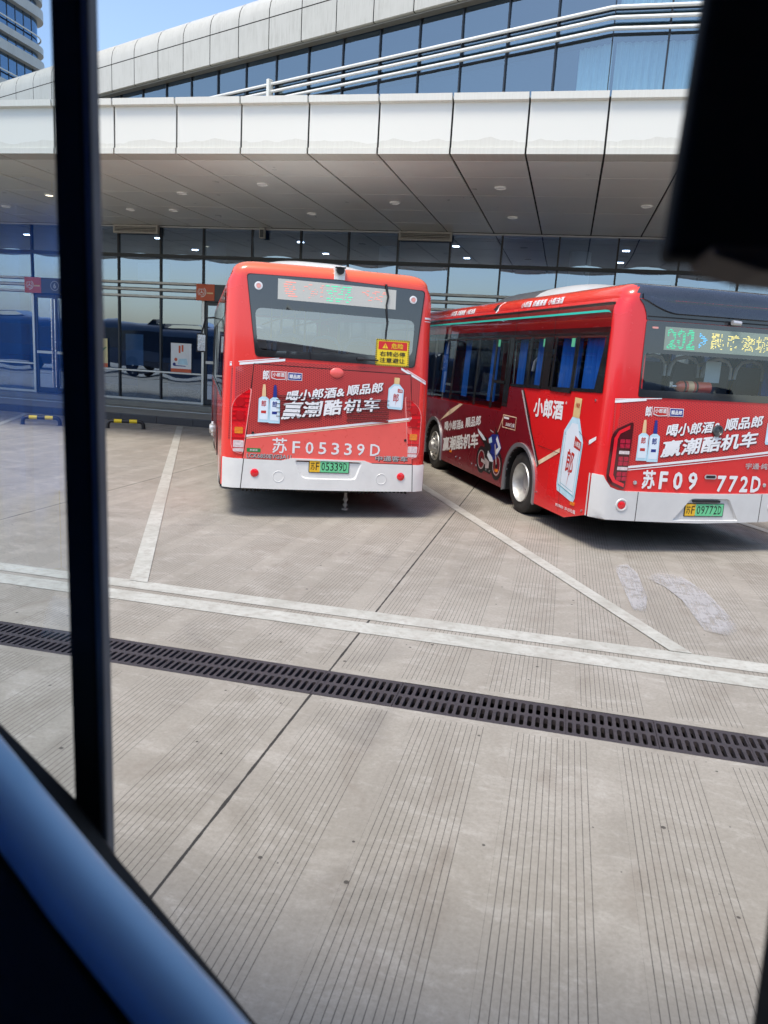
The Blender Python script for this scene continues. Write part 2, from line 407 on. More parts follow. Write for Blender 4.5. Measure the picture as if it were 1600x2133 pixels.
for y0, y1 in ((DR0 - .03, DR0), (DR1, DR1 + .03)): b.box(-40, 30, y0, y1, -.36, -.003)
tag(b.build('drain_channel', M['pit']), kind='structure')
gsheet('road_marking', [(-40, 5.20), (30, 5.235), (30, 5.455), (-40, 5.425)], .004, M['line'])
gsheet('road_marking', [(-40, 5.50), (30, 5.53), (30, 5.74), (-40, 5.68)], .004, M['line'])
gsheet('parking_line', [(-3.46, 5.69), (-3.29, 5.69), (-9.14, 17.5), (-9.30, 17.5)], .008, M['line'])
gsheet('parking_line', [(.93, 5.715), (1.09, 5.715), (-4.70, 17.5), (-4.86, 17.5)], .008, M['line'])
gsheet('parking_line', [(5.32, 5.72), (5.48, 5.72), (-.31, 17.5), (-.47, 17.5)], .008, M['line'])
gsheet('parking_line', [(-7.85, 5.68), (-7.69, 5.68), (-13.5, 17.5), (-13.66, 17.5)], .008, M['line'])
gsheet('parking_line', [(-12.24, 5.68), (-12.08, 5.68), (-17.9, 17.5), (-18.06, 17.5)], .008, M['line'])
def scrub():
    g = NG('scraped_paint'); v = g.coord(); n = g.noise(42, 7, .85, g.coord((1, .10, 1)), .2)
    gc = g.n('ShaderNodeTexCoord'); gx, gy, gz = g.sep(gc.outputs['Generated'])
    ex = g.math('MULTIPLY', g.math('ABSOLUTE', g.math('SUBTRACT', gx, .5)), 2.0); ey = g.math('MULTIPLY', g.math('ABSOLUTE', g.math('SUBTRACT', gy, .5)), 2.0)
    fall = g.math('SUBTRACT', 1.15, g.math('ADD', g.math('POWER', ex, 2.5), g.math('POWER', ey, 4.0)))
    e = g.noise(4, 6, .7, v, .5)
    p = g.prin(g.mix(n, srgb(166, 165, 164), srgb(196, 196, 198)), .6)
    t = g.n('ShaderNodeBsdfTransparent'); m = g.n('ShaderNodeMixShader')
    al = g.ramp(g.math('ADD', g.math('MULTIPLY', n, .75), g.math('MULTIPLY', e, .55)), .50, .68)
    g.l(g.math('MULTIPLY', al, g.math('MINIMUM', g.math('MAXIMUM', fall, 0.0), .62)), m.inputs[0]); g.l(t.outputs[0], m.inputs[1]); g.l(p.outputs[0], m.inputs[2]); g.l(m.outputs[0], g.o.inputs[0]); return g.m
M['scrub'] = scrub()
gsheet('scraped_paint_mark', [(.66, 8.10), (.80, 8.25), (.88, 7.9), (.90, 7.1), (.84, 6.6), (.74, 6.62), (.70, 7.3)], .012, M['scrub'])
gsheet('scraped_paint_mark', [(.95, 7.75), (1.06, 8.05), (1.30, 8.0), (1.46, 7.5), (1.56, 6.6), (1.50, 6.2), (1.26, 6.3), (1.20, 7.1), (1.10, 7.5)], .012, M['scrub'])

# drain grates: half-metre castings in a row
def make_grate():
    L, W = .498, DR1 - DR0 - .006; b = MB(); n = 11; px = L / n
    zt = .0
    rows = ((.035, W / 2 - .016), (W / 2 + .016, W - .035))
    for i in range(n):
        for (s0, s1) in rows:
            cx = (i + .5) * px; hw = .0125
            hole = [(cx + hw * math.cos(a), s1 - hw + hw * math.sin(a)) for a in [math.pi * k / 4 for k in range(5)]] + [(cx + hw * math.cos(a), s0 + hw + hw * math.sin(a)) for a in [math.pi + math.pi * k / 4 for k in range(5)]]
            cell0, cell1 = (0, W / 2) if s0 < W / 2 - .02 else (W / 2, W)
            outer = [(i * px, cell0), ((i + 1) * px, cell0), ((i + 1) * px, cell1), (i * px, cell1)]
            vs, fs = tri2d(outer, [hole], 9)
            b.add([(x, y, zt) for x, y in vs], fs)
            rim(b, lambda u, v, o: (u, v, o), hole, 0, -.032)
    rim(b, lambda u, v, o: (u, v, o), [(0, 0), (L, 0), (L, W), (0, W)], 0, -.035)
    return b
gm = make_grate(); gr0 = None; k = 0
for i in range(-14, 5):
    x = .19 + .5 * i
    if gr0 is None:
        gr0 = gm.build('drain_grate', M['castiron']); o = gr0
    else:
        o = gr0.copy(); C.objects.link(o)
    o.location = (x, DR0 + .003, random.uniform(-.003, .002)); o.rotation_euler = (0, 0, random.uniform(-.002, .002))
    tag(o, 'grey cast iron slotted drain grate, one of the row crossing the yard', 'drain grate', 'drain grates laid end to end')

# parking hoops
def make_stop():
    r = thing('wheel_stop', '', 'wheel stop')
    pts = [(-.40, 0, 0), (-.395, 0, .08)] + [(-.395 + .09 * (1 - math.cos(a)), 0, .08 + .09 * math.sin(a)) for a in [math.pi / 2 * k / 5 for k in range(1, 6)]]
    pts += [(-x, y, z) for x, y, z in reversed(pts)]
    b = MB(); b.tube(pts, .044, 12); b.build('hoop', M['blackhoop'], r)
    for x in (-.17, .17):
        b = MB(); b.tube([(x - .085, 0, .17), (x + .085, 0, .17)], .0455, 14); b.build('yellow_band', M['yellow'], r)
    for x in (-.40, .40):
        b = MB(); b.lathe([(0, .0), (0, .065), (.01, .065), (.01, .03)], 16, 0, Matrix.Translation((x, 0, .001)) @ Matrix.Rotation(rad(-90), 4, 'Y')); b.build('foot', M['blackhoop'], r)
    return r
M['blackhoop'] = mat('black_hoop', (.02, .02, .02, 1), .35)
st = make_stop(); st.location = (-11.66, 15.52, 0); st.rotation_euler = (0, 0, rad(26)); st['label'] = 'low black and yellow tube wheel stop left of the window post'; st['group'] = 'wheel stops'
dup(st, (-9.92, 16.2, 0), rad(26), 'low black and yellow tube wheel stop right of the window post', 'wheel stops')
M['alutube'] = mat('aluminium_tube', srgb(226, 227, 224), .4, .0, var=.08)
# ------------------------------------------------------------------ terminal building
M['fascia'] = mat('white_fascia', srgb(226, 226, 218), .35, var=.04, vs=.8)
def stained(name, base, stain, amt, sx):
    g = NG(name); v = g.coord(); X, Y, Z = g.sep(v)
    n = g.noise(3.2, 4, .6, g.coord((sx, sx, .25))); n2 = g.noise(1.2, 5, .6, v)
    drip = g.ramp(g.noise(26, 4, .7, g.coord((1, 1, .06))), .45, .7)
    f = g.math('MULTIPLY', g.math('MULTIPLY', g.ramp(n2, .4, .62), drip), amt)
    c = g.mix(f, base, stain); c = g.mix(g.math('MULTIPLY', g.ramp(n, .5, .75), amt * .4), c, stain)
    g.prin(c, .4, 0, .5, .1); return g.m
def fasciamat():
    # water-stain line low on each panel, wavy
    g = NG('fascia_panel_paint'); v = g.coord(); X, Y, Z = g.sep(v)
    wv = g.math('MULTIPLY', g.math('SUBTRACT', g.noise(1.5, 3, .5, g.coord((1, 0, 0))), .45), .32)
    lvl = g.math('ADD', wv, 5.47)
    low = g.math('LESS_THAN', Z, lvl); drip = g.ramp(g.noise(40, 3, .7, g.coord((1, 0, .04))), .3, .75)
    f = g.math('MULTIPLY', g.math('MULTIPLY', low, .35), g.math('MULTIPLY_ADD', drip, .6, .5))
    c = g.mix(f, srgb(220, 219, 210), srgb(172, 167, 150))
    c = g.mix(g.math('MULTIPLY', g.math('MULTIPLY', g.math('GREATER_THAN', Z, 6.05), drip), .2), c, srgb(170, 165, 150))
    g.prin(c, .38, 0, .5, .1); return g.m
M['fpanel'] = fasciamat()
M['clad'] = stained('white_cladding', srgb(192, 191, 183), srgb(150, 148, 136), .55, 1)
M['soffit'] = mat('soffit_panel', srgb(242, 243, 236), .30, .0, var=.06, vs=.5)
M['gapdark'] = mat('joint_gap', (.012, .012, .012, 1), .8)
M['mull'] = mat('dark_mullion', (.018, .024, .034, 1), .35)
M['glassg'] = glass('coated_facade_glass', (.32, .48, .72, 1), .27, 1.0, (.66, .82, 1, 1), .012, .0012)
M['glassu'] = glass('blue_upper_glass', (.55, .68, .72, 1), .24, .9, (.66, .80, .88, 1), .02, .004)
M['glasst'] = glass('blue_tower_glass', (.05, .12, .22, 1), .32, .6, (.45, .68, .95, 1), .03, .01)
M['granite'] = mat('black_granite', srgb(62, 61, 62), .5, var=.45, vs=40)
M['paving'] = mat('pale_paving', srgb(150, 147, 138), .6, var=.15, vs=2)
M['plinth'] = mat('plinth', srgb(128, 126, 118), .5, var=.12)
M['orange'] = mat('sign_orange', (.62, .10, .03, 1), .4, var=.05)
M['signgrey'] = mat('sign_grey', (.06, .07, .08, 1), .4)
M['inwall'] = mat('inner_wall', srgb(84, 104, 134), .7, var=.2, vs=.6); M['infloor'] = mat('inner_floor', srgb(110, 108, 104), .25)
M['wood'] = mat('brown_wood', (.16, .07, .035, 1), .5, var=.3)
M['lampfaint'] = emit('downlight', (1, .98, .93, 1), .04, (.8, .8, .78, 1))  # faint glow put into fittings that are not lit
M['lampon'] = emit('lit_downlight', (1, .85, .6, 1), 3.0, (.8, .8, .8, 1))

bld = thing('terminal_building', 'long bus terminal with white canopy fascia, grey soffit and dark blue glass front', 'building', (0, 0, 0))
YG, YF = 21.0, 13.25
JX = [.2 + 1.215 * k for k in range(-26, 12)]
# fascia: profile in (y,z), one mesh per panel
for k in range(len(JX) - 1):
    b = MB(); x0, x1 = JX[k] + .016, JX[k + 1] - .016
    t = random.uniform(-.004, .004)
    prof = [(YF + .45, 5.275), (YF, 5.275), (YF, 5.372), (YF + .028, 5.38), (YF + .028 + t, 6.052), (YF - .05, 6.068), (YF - .055, 6.172), (YF + .45, 6.18)]
    b.add([(x0, y, z) for y, z in prof] + [(x1, y, z) for y, z in prof], [(i, i + 1, i + 9, i + 8) for i in range(7)] + [tuple(range(8)), tuple(range(15, 7, -1))])
    b.build('fascia_panel', M['fpanel'], bld)
b = MB(); b.box(JX[0], JX[-1], YF + .06, YF + .4, 5.30, 6.12); b.build('fascia_backing', M['gapdark'], bld)
# soffit
b = MB()
rows = [YF + .46, 14.86, 16.43, 18.10, 19.70, 20.98]
for k in range(len(JX) - 1):
    for j in range(5):
        t = random.uniform(-.002, .002)
        wd = .018
        b.box(JX[k] + wd, JX[k + 1] - wd, rows[j] + .013, rows[j + 1] - .013, 5.275 + t, 5.30)
b.build('soffit', M['soffit'], bld, bevel=.003)
b = MB(); b.box(JX[0], JX[-1], YF + .41, 21.4, 5.305, 5.36); b.build('soffit_backing', M['gapdark'], bld)
b = MB(); b.box(JX[0], JX[-1], YF + .41, 27.5, 6.0, 6.10); b.build('canopy_roof', M['plinth'], bld)
lights = [(-8.68, 16.52), (-6.41, 15.58), (-10.0, 18.59), (-6.4, 18.69), (-12.32, 16.93), (-14.76, 18.49), (-1.61, 15.66), (-4.02, 17.22), (-1.59, 18.7), (-10.01, 15.1), (1.2, 17.2), (3.6, 15.66), (3.4, 18.7), (-11.2, 18.6), (-17.4, 17.0)]
for i, (x, y) in enumerate(lights):
    b = MB(); T = Matrix.Translation((x, y, 5.273)) @ Matrix.Rotation(rad(90), 4, 'Y')
    b.lathe([(.0, .115), (.02, .112), (.024, .095), (.010, .088)], 24, 0, T)
    f = b.build('downlight', M['lampfaint'], bld)
    b = MB(); b.lathe([(.012, .088), (.011, .0001)], 24, 0, T); b.build('lens', M['lampon'] if i == 4 else M['lampfaint'], f)
# ground floor glazing
GX = [-28.6, -27.1, -25.7, -24.3, -22.9, -21.5, -20.1, -18.7, -17.35, -15.94, -14.50, -13.05, -11.70, -10.37, -8.90, -7.48, -6.12, -4.75, -3.35, -2.0, -.55, .90, 2.38, 3.8, 5.2, 6.65, 8.1, 9.5]
doors = (9, 13)
levels = [(.37, 1.14), (1.20, 3.52), (3.55, 4.40), (4.50, 5.22)]
b = MB()
for x in GX: b.box(x - .022, x + .022, YG - .02, YG + .12, .30, 5.27)
b.build('mullion', M['mull'], bld)
b = MB(); b.box(GX[0], GX[-1], YG - .035, YG + .10, 4.405, 4.495); b.box(GX[0], GX[-1], YG - .012, YG + .1, 3.515, 3.555)
b.build('transom', M['mull'], bld)
for k in range(len(GX) - 1):
    for li, (z0, z1) in enumerate(levels):
        if k in doors and li < 2: continue
        if (k < 7 or k > 24) and li != 1 and li != 2: continue
        x0, x1 = GX[k] + .023, GX[k + 1] - .023; b = MB()
        a = random.uniform(-.0055, .0055); c = random.uniform(-.004, .004); bow = random.uniform(.001, .004)
        n = 6; vs = []; fs = []
        for i in range(n + 1):
            for j in range(n + 1):
                u, v = i / n, j / n
                vs.append((x0 + (x1 - x0) * u, YG + .03 + a * (v - .5) * (z1 - z0) + c * (u - .5) - bow * 4 * (u - u * u) * 4 * (v - v * v), z0 + (z1 - z0) * v))
        for i in range(n):
            for j in range(n): fs.append((i * (n + 1) + j, (i + 1) * (n + 1) + j, (i + 1) * (n + 1) + j + 1, i * (n + 1) + j + 1))
        b.add(vs, fs, 0, True); b.build('window', M['glassg'], bld)
def railspans():
    s = GX[0]
    for d in doors: yield (s, GX[d]); s = GX[d + 1]
    yield (s, GX[-1])
for z in (3.31, 3.50, 3.69):
    b = MB()
    for x0, x1 in railspans(): b.tube([(x0, YG - .10, z), (x1, YG - .10, z)], .034, 10)
    b.build('facade_tube', M['alutube'], bld)
b = MB()
for x0, x1 in railspans():
    b.box(x0, x1, YG - .05, YG + .02, 1.145, 1.195); b.box(x0, x1, YG - .05, YG + .02, .30, .365)
b.build('sill_rail', M['alu'], bld, bevel=.006)
b = MB(); b.box(GX[0], GX[-1], YG - .03, YG + .02, 5.225, 5.262); b.build('head_trim', M['alu'], bld)
# doors
for d in doors:
    x0, x1 = GX[d], GX[d + 1]; xm = x0 + .76
    b = MB()
    for x in (x0 + .045, x1 - .045): b.box(x - .035, x + .035, YG - .07, YG + .05, .30, 3.26)
    b.build('door_post', M['alu'], bld)
    for (p, q) in ((x0 + .085, xm - .006), (xm + .006, x1 - .085)):
        b = MB()
        for (u0, u1, w0, w1) in ((p, p + .07, .33, 3.24), (q - .07, q, .33, 3.24), (p + .07, q - .07, .33, .47), (p + .07, q - .07, 3.13, 3.24)): b.box(u0, u1, YG - .03, YG + .02, w0, w1)
        dr = b.build('door', M['mull'], bld)
        b = MB(); b.box(p + .07, q - .07, YG - .005, YG + .005, .47, 3.13); b.build('pane', M['glassg'], dr)
        s = 1 if p < xm - .1 else -1; hx = (q - .05) if s == 1 else (p + .05)
        b = MB(); b.tube([(hx, YG - .11, .5), (hx, YG - .11, 3.1)], .02, 10)
        for z in (1.0, 2.2): b.tube([(hx, YG - .11, z), (hx, YG - .03, z)], .014, 8)
        b.build('handle', M['steel'], dr)
        b = MB(); b.box(p + .06, q - .06, YG - .075, YG - .035, 1.49, 1.57); b.build('push_bar', M['fascia'], dr, bevel=.006)
# air diffusers
for x0, x1 in ((-13.11, -11.71), (-4.71, -3.30)):
    b = MB(); y = YG - .16
    for (u0, u1, w0, w1) in ((x0, x1, 5.205, 5.262), (x0, x1, 5.03, 5.075), (x0, x0 + .05, 5.075, 5.205), (x1 - .05, x1, 5.075, 5.205)): b.box(u0, u1, y, y + .12, w0, w1)
    f = b.build('air_vent', M['clad'], bld, bevel=.004)
    b = MB()
    for z in (5.10, 5.14, 5.18): b.box(x0 + .05, x1 - .05, y + .01, y + .09, z - .009, z + .009, 0)
    b.build('louvre', M['clad'], f)
    b = MB(); b.box(x0 + .05, x1 - .05, y + .1, y + .115, 5.08, 5.2); b.build('duct_back', M['gapdark'], f)
b = MB(); b.box(-8.62, -8.47, YG - .20, YG - .08, 4.98, 5.25); sp = b.build('wall_speaker', M['clad'], None, bevel=.008)
b = MB(); b.box(-8.60, -8.49, YG - .205, YG - .199, 5.0, 5.20); b.build('speaker_grille', M['signgrey'], sp)
tag(sp, 'small pale box speaker hanging under the soffit above the left bus', 'speaker')
# plinth, pavement, kerb
b = MB(); b.box(-60, 40, 20.35, YG + .4, .0, .298); b.build('plinth', M['plinth'], bld, bevel=.01)
b = MB(); b.box(-60, 40, 17.95, 20.348, 0, .172); tag(b.build('pavement', M['paving']), kind='structure')
b = MB()
x = -60
while x < 40:
    b.box(x + .003, x + .997, 17.75, 17.948, 0, .176); x += 1.0
tag(b.build('kerb', M['granite'], None, bevel=.008), kind='structure')
b = MB(); b.box(-60, 40, 19.55, 19.60, .174, .19); b.build('pavement_strip', M['alu'], bld)
# interior
b = MB(); b.box(-40, 20, 28.0, 28.2, .3, 5.2); b.box(-40, -39.8, 21.5, 28, .3, 5.2); b.box(19.8, 20, 21.5, 28, .3, 5.2); b.build('interior_wall', M['inwall'], bld)
b = MB(); b.box(-40, 20, YG + .41, 28, .24, .296); b.build('interior_floor', M['infloor'], bld)
b = MB(); b.box(-40, 20, YG + .5, 28, 5.22, 5.27); b.build('interior_ceiling', M['inwall'], bld)
for i in range(9):
    x = -27 + i * 4.7
    for y in (23.0, 25.5):
        b = MB(); b.box(x - .09, x + .09, y - .05, y + .05, 5.195, 5.215); b.build('interior_light', emit_in if 'emit_in' in globals() else globals().setdefault('emit_in', emit('interior_lamp', (1, .93, .82, 1), 13, (.8, .8, .8, 1))), bld)
for x in (-16.5, -11.2, -5.6, 0, 5.6):
    b = MB(); b.tube([(x, 23.6, .297), (x, 23.6, 5.21)], .3, 20); b.build('interior_column', M['fascia'], bld)
for x0, x1, y, z1, m in ((-13.4, -12.6, 22.6, 1.35, 'wood'), (-10.2, -9.6, 23.5, 2.6, 'navy'), (-18.6, -16.8, 23.2, 1.3, 'wood'), (-7, -5, 23, 1.2, 'wood'), (-3, 0, 23.4, 1.4, 'inwall')):
    b = MB(); b.box(x0, x1, y, y + .5, .297, z1); b.box(x0 - .03, x1 + .03, y - .03, y + .53, z1 + .001, z1 + .04); b.build('interior_counter', M[m], bld)
M['boardw'] = mat('pale_board', srgb(205, 222, 226), .6)
for (x0, x1, z0, z1, y) in ((-13.02, -12.44, 1.30, 2.22, YG + .30), (-12.78, -11.75, 3.72, 4.30, YG + .6), (1.75, 2.3, 3.6, 4.3, YG + .5), (3.0, 3.7, 3.6, 4.35, YG + .5)):  # pale rectangles standing just behind the glass
    b = MB(); b.box(x0, x1, y, y + .02, z0, z1); b.build('pale_panel', M['boardw'], bld)

# gate signs
def sign_logo(mb, cx, cz, r, y):
    f = lambda u, v, o: (cx + u, y - o, cz + v)
    def ring(r0, r1, a0, a1, n=28):
        P = [(r1 * math.cos(rad(a0 + (a1 - a0) * i / n)), r1 * math.sin(rad(a0 + (a1 - a0) * i / n))) for i in range(n + 1)]
        Q = [(r0 * math.cos(rad(a0 + (a1 - a0) * i / n)), r0 * math.sin(rad(a0 + (a1 - a0) * i / n))) for i in range(n + 1)]
        mb.add([f(*p, 0) for p in P + Q], [(i, i + 1, i + n + 2, i + n + 1) for i in range(n)])
    ring(r * .60, r * .70, 0, 360); ring(r * .92, r * 1.06, -100, 60); ring(r * .86, r * .94, 120, 230)
    for a in (90, 210, 330):
        d = (math.cos(rad(a)), math.sin(rad(a))); e = (-d[1], d[0])
        mb.add([f(d[0] * t + e[0] * q, d[1] * t + e[1] * q, .001) for t, q in ((0, -.05 * r), (.62 * r, -.05 * r), (.62 * r, .05 * r), (0, .05 * r))], [(0, 1, 2, 3)])
    mb.add([f(x, z, .002) for x, z in circ(0, 0, r * .17, 12)], [tuple(range(12))])
def gate_sign(x0, x1, num, label):
    o = thing('gate_sign', label, 'sign', (0, 0, 0), 0, 'orange gate signs')
    xm = x0 + .56
    b = MB(); b.box(x0, xm, YG - .24, YG - .12, 3.25, 3.70); b.build('orange_panel', M['orange'], o, bevel=.004)
    b = MB(); b.box(xm + .002, x1, YG - .235, YG - .12, 3.255, 3.695); b.build('grey_panel', M['signgrey'], o, bevel=.004)
    b = MB(); sign_logo(b, x0 + .17, 3.48, .13, YG - .243); b.build('emblem', M['white'], o)
    f = lambda u, v, q: (u, YG - q, v)
    b = MB(); sheet(b, f, [(x0 + .33, 3.435), (x0 + .52, 3.435), (x0 + .52, 3.475), (x0 + .33, 3.475)], .243, (), 9); b.build('caption_strip', M['cream'], o)
    b = MB(); c = (xm + .46, 3.475)
    for r0, r1 in ((.125, .14),):
        n = 28; P = circ(*c, r1, n) + circ(*c, r0, n); b.add([f(*p, .239) for p in P], [(i, (i + 1) % n, (i + 1) % n + n, i + n) for i in range(n)])
    if num: text(b, f, num, quadbox(c[0] - .045, c[0] + .045, c[1] - .075, c[1] + .075), .239, .02)
    b.build('gate_number', M['clad'], o)
gate_sign(-16.03, -14.50, '6', 'orange and grey gate sign with a circled 6 over the far left door')
gate_sign(-10.46, -8.93, '', 'orange gate sign with white emblem partly behind the left bus')
# posters on the glass
def poster(name, x0, x1, z0, z1, label, kind):
    b = MB(); b.box(x0, x1, YG - .03, YG - .018, z0, z1); o = b.build(name, M['white'] if kind == 'w' else M['posty']); tag(o, label, 'poster')
    f = lambda u, v, q: (u, YG - .0305 - q, v)
    if kind == 'w':
        for m, polys in (('orange', [[(x0, z0), (x1, z0), (x1, z0 + .10), (x0, z0 + .10)], [(x0 + .25, z1 - .28), (x0 + .31, z1 - .28), (x0 + .31, z1 - .07), (x0 + .25, z1 - .07)], [(x0 + .34, z1 - .24), (x0 + .40, z1 - .24), (x0 + .40, z1 - .05), (x0 + .34, z1 - .05)], circ(x0 + .16, z0 + .36, .05, 10)]),
                         ('navy', [circ(x0 + .11, z0 + .22, .05, 10), [(x0 + .1, z0 + .17), (x0 + .5, z0 + .17), (x0 + .45, z0 + .19), (x0 + .12, z0 + .2)]]),
                         ('ice', [[(x0 + .22, z0 + .22), (x0 + .55, z0 + .22), (x0 + .5, z0 + .40), (x0 + .25, z0 + .38)]])):
            q = MB()
            for p in polys: sheet(q, f, p, .002 if m != 'ice' else .001, (), 9)
            q.build('artwork', M[m], o)
    else:
        q = MB(); sheet(q, f, [(x0 + .03, z0 + .25), (x0 + .12, z0 + .22), (x1 - .02, z0 + .6), (x0 + .1, z0 + .5)], .001, (), 9); q.build('artwork', M['greenbadge'], o)
        q = MB(); sheet(q, f, [(x0, z0), (x1, z0), (x1, z0 + .12), (x0, z0 + .12)], .001, (), 9); q.build('footer', M['orange'], o)
M['posty'] = mat('poster_yellow', (.72, .62, .32, 1), .5)
poster('poster', -11.35, -10.70, 1.20, 2.03, 'white travel poster with orange footer stuck on glass beside the left bus', 'w')
poster('poster', -13.95, -13.42, 1.20, 2.04, 'yellow poster with green plant, half hidden by the window post', 'y')

# upper storey: straight wing right of corner, angled wing receding left
CX, CY = .21, 20.2
A = rad(24); DD = Vector((-math.cos(A), math.sin(A), 0)); NN = Vector((-math.sin(A), -math.cos(A), 0))
def up(s, z, o):                     # s<0: right wing, s>0: left wing ; o = outwards
    if s <= 0: return Vector((CX - s, CY - o, z))
    return Vector((CX, CY, z)) + DD * s + NN * o
SS = [-7.5, -6.25, -5.0, -3.75, -2.5, -1.25, 0] + [1.42 + 1.36 * k for k in range(0, 20)]
def upbar(mb, s0, s1, z0, z1, o0, o1, mi=0):
    P = [up(s, z, o) for s in (s0, s1) for z in (z0, z1) for o in (o0, o1)]
    mb.add(P, [(0, 1, 3, 2), (4, 6, 7, 5), (0, 4, 5, 1), (2, 3, 7, 6), (0, 2, 6, 4), (1, 5, 7, 3)], mi)
b = MB()
for s in SS:
    e = 1e-4 if s == 0 else 0
    upbar(b, s - .02, s + .02 if s else s - .0001, 6.1, 12.8 if s <= 0 else 11.03, -.12, .012)
b.build('upper_mullion', M['mull'], bld)
for i in range(len(SS) - 1):
    s0, s1 = SS[i], SS[i + 1]; wing = s1 <= 0
    for (z0, z1) in ((6.1, 9.56), (10.14, 12.8 if wing else 11.0)):
        a = random.uniform(-.006, .006); c = random.uniform(-.004, .004)
        e = -1e-4 if wing else 1e-4
        P = [up(s0 + .021 + (e if s0 == 0 else 0), z0, -.03 - a), up(s1 - .021, z0, -.03 - a + c), up(s1 - .021, z1, -.03 + a + c), up(s0 + .021, z1, -.03 + a)]
        b = MB(); b.add(P, [(0, 1, 2, 3)]); b.build('upper_window', M['glassu'], bld)
    if i % 1 == 0:
        pass
b = MB()
for s0, s1 in ((-7.5, 0), (1e-4, 33)): upbar(b, s0, s1, 9.56, 9.60, -.1, .0); upbar(b, s0, s1, 10.10, 10.14, -.1, .0); 
b.build('upper_transom', M['mull'], bld)
for s0, s1 in ((-7.5, 0), (1e-4, 33)):
    b = MB(); upbar(b, s0, s1, 9.60, 10.10, -.08, -.05); b.build('spandrel_glass', M['glassu'], bld)
    b = MB(); upbar(b, s0, s1, 9.5, 10.2, -.30, -.12); b.build('slab_edge', M['gapdark'], bld)
for z in (9.64, 9.87, 10.09):
    b = MB(); b.tube([up(-7.5, z, .14), up(-3, z, .14), up(-.05, z, .14)] + [up(.05, z, .14), up(6, z, .14), up(14.5, z, .14)], .042, 10); b.build('facade_tube', M['alutube'], bld)
b = MB(); upbar(b, 10.98, 11.10, 9.3, 10.22, .06, .26); b.build('tube_bracket', M['fascia'], bld, bevel=.02)
b = MB()
for s0, s1 in ((-7.5, 0), (1e-4, 33)): upbar(b, s0, s1, 6.0, 12.8, -2.7, -2.5)
b.build('upper_inner_wall', M['inwall'], bld)
b = MB()
for s0, s1 in ((-7.5, 0), (1e-4, 33)): upbar(b, s0, s1, 12.84, 12.9, -2.5, .0) if s1 <= 0 else upbar(b, s0, s1, 11.06, 11.1, -2.5, .0)
b.build('upper_ceiling', M['inwall'], bld)
def curtain(s0, s1, z0, z1, o):
    b = MB(); n = int((s1 - s0) / .03); vs = []
    for i in range(n + 1):
        s = s0 + (s1 - s0) * i / n; q = o + .035 * math.sin(i * 1.15) + .02 * math.sin(i * .37)
        vs += [up(s, z0, q), up(s, z1, q)]
    b.add(vs, [(2 * i, 2 * i + 2, 2 * i + 3, 2 * i + 1) for i in range(n)], 0, True); b.build('curtain', M['curtain2'], bld)
curtain(-2.42, -.12, 6.1, 9.5, -.28); curtain(-4.8, -2.6, 6.1, 9.5, -.28); curtain(-5, -.12, 10.2, 12.8, -.28); curtain(.08, .92, 6.1, 9.5, -.30)
# cladding band over the receding wing
prof = [(-.02, 11.03), (.30, 10.98), (.345, 11.01), (.35, 11.86), None, (.35, 11.89), (.345, 12.10), (.30, 12.32), (.20, 12.50), (.05, 12.63), (-.15, 12.71), (-.45, 12.75), (-1.6, 12.76)]
js = [.03, 1.42] + [1.42 + 1.36 * k for k in range(1, 25)]
groups = [[], []]
gi = 0
for q in prof:
    if q is None: gi = 1; continue
    groups[gi].append(q)
for i in range(len(js) - 1):
    for gp in groups:
        b = MB(); b.loft([[up(s, z, o) for o, z in gp] for s in (js[i] + .016, js[i + 1] - .016)], 0, closed=False); b.build('cladding_panel', M['clad'], bld, ang=50)
b = MB()
bp = [(-.02, 11.06), (.31, 11.06), (.325, 11.87), (.315, 12.09), (.27, 12.30), (.17, 12.47), (.03, 12.60), (-.15, 12.67), (-.45, 12.71), (-1.6, 12.72)]
b.loft([[up(s, z, o) for o, z in bp] for s in (.04, js[-1])], 0, closed=False); b.build('cladding_backing', M['gapdark'], bld)
b = MB(); upbar(b, 1.0, js[-1], 10.94, 10.975, .0, .26); b.build('cladding_soffit', M['plinth'], bld)

# tower behind left
tw = thing('office_tower', 'round cornered office tower with white bands and blue glass behind the terminal', 'building', (0, 0, 0))
TX, TY, TR = -35.25, 48.6, 1.4
def tow(t, z, o):                    # t: metres along face from the rounded corner; negative wraps round
    if t >= 0: return Vector((TX + o, TY - TR - t, z))
    a = min(-t / TR, math.pi / 2); p = Vector((TX - TR + (TR + o) * math.cos(a), TY - TR + (TR + o) * math.sin(a), z))
    return p + Vector((-1, 0, 0)) * max(0, -t - TR * math.pi / 2)
TT = [-8, -5] + [-TR * math.pi / 2 * k / 8 for k in range(8, -1, -1)] + [1.2 * k for k in range(1, 14)]
def band(mb, z0, z1, o0, o1, ts=TT, wrap=True):
    mb.loft([[tow(t, z0, o0), tow(t, z0, o1), tow(t, z1, o1), tow(t, z1, o0)] for t in ts], 0, closed=True, caps=True)
z = 0.0; zz = 21.75
bm_w, bm_g, bm_t, bm_n = MB(), MB(), MB(), MB()
for k in range(-7, 5):
    z0 = 21.75 + 3.05 * k
    o = .38
    ww = MB(); band(ww, z0, z0 + .58, -.1, o); ww.build('white_band', M['clad'], tw)
    ww = MB(); band(ww, z0 + 1.05, z0 + 1.45, -.1, o * .9); ww.build('white_band', M['clad'], tw)
    gg = MB(); band(gg, z0 + .58, z0 + 1.05, -.1, 0); gg.build('glass_band', M['glasst'], tw)
    gg = MB(); band(gg, z0 - 1.6, z0, -.1, 0); gg.build('glass_band', M['glasst'], tw)
    tt = MB(); tt.tube([tow(t, z0 - 1.05, .2) for t in TT], .05, 8); tt.build('tube_rail', M['fascia'], tw)
b = MB()
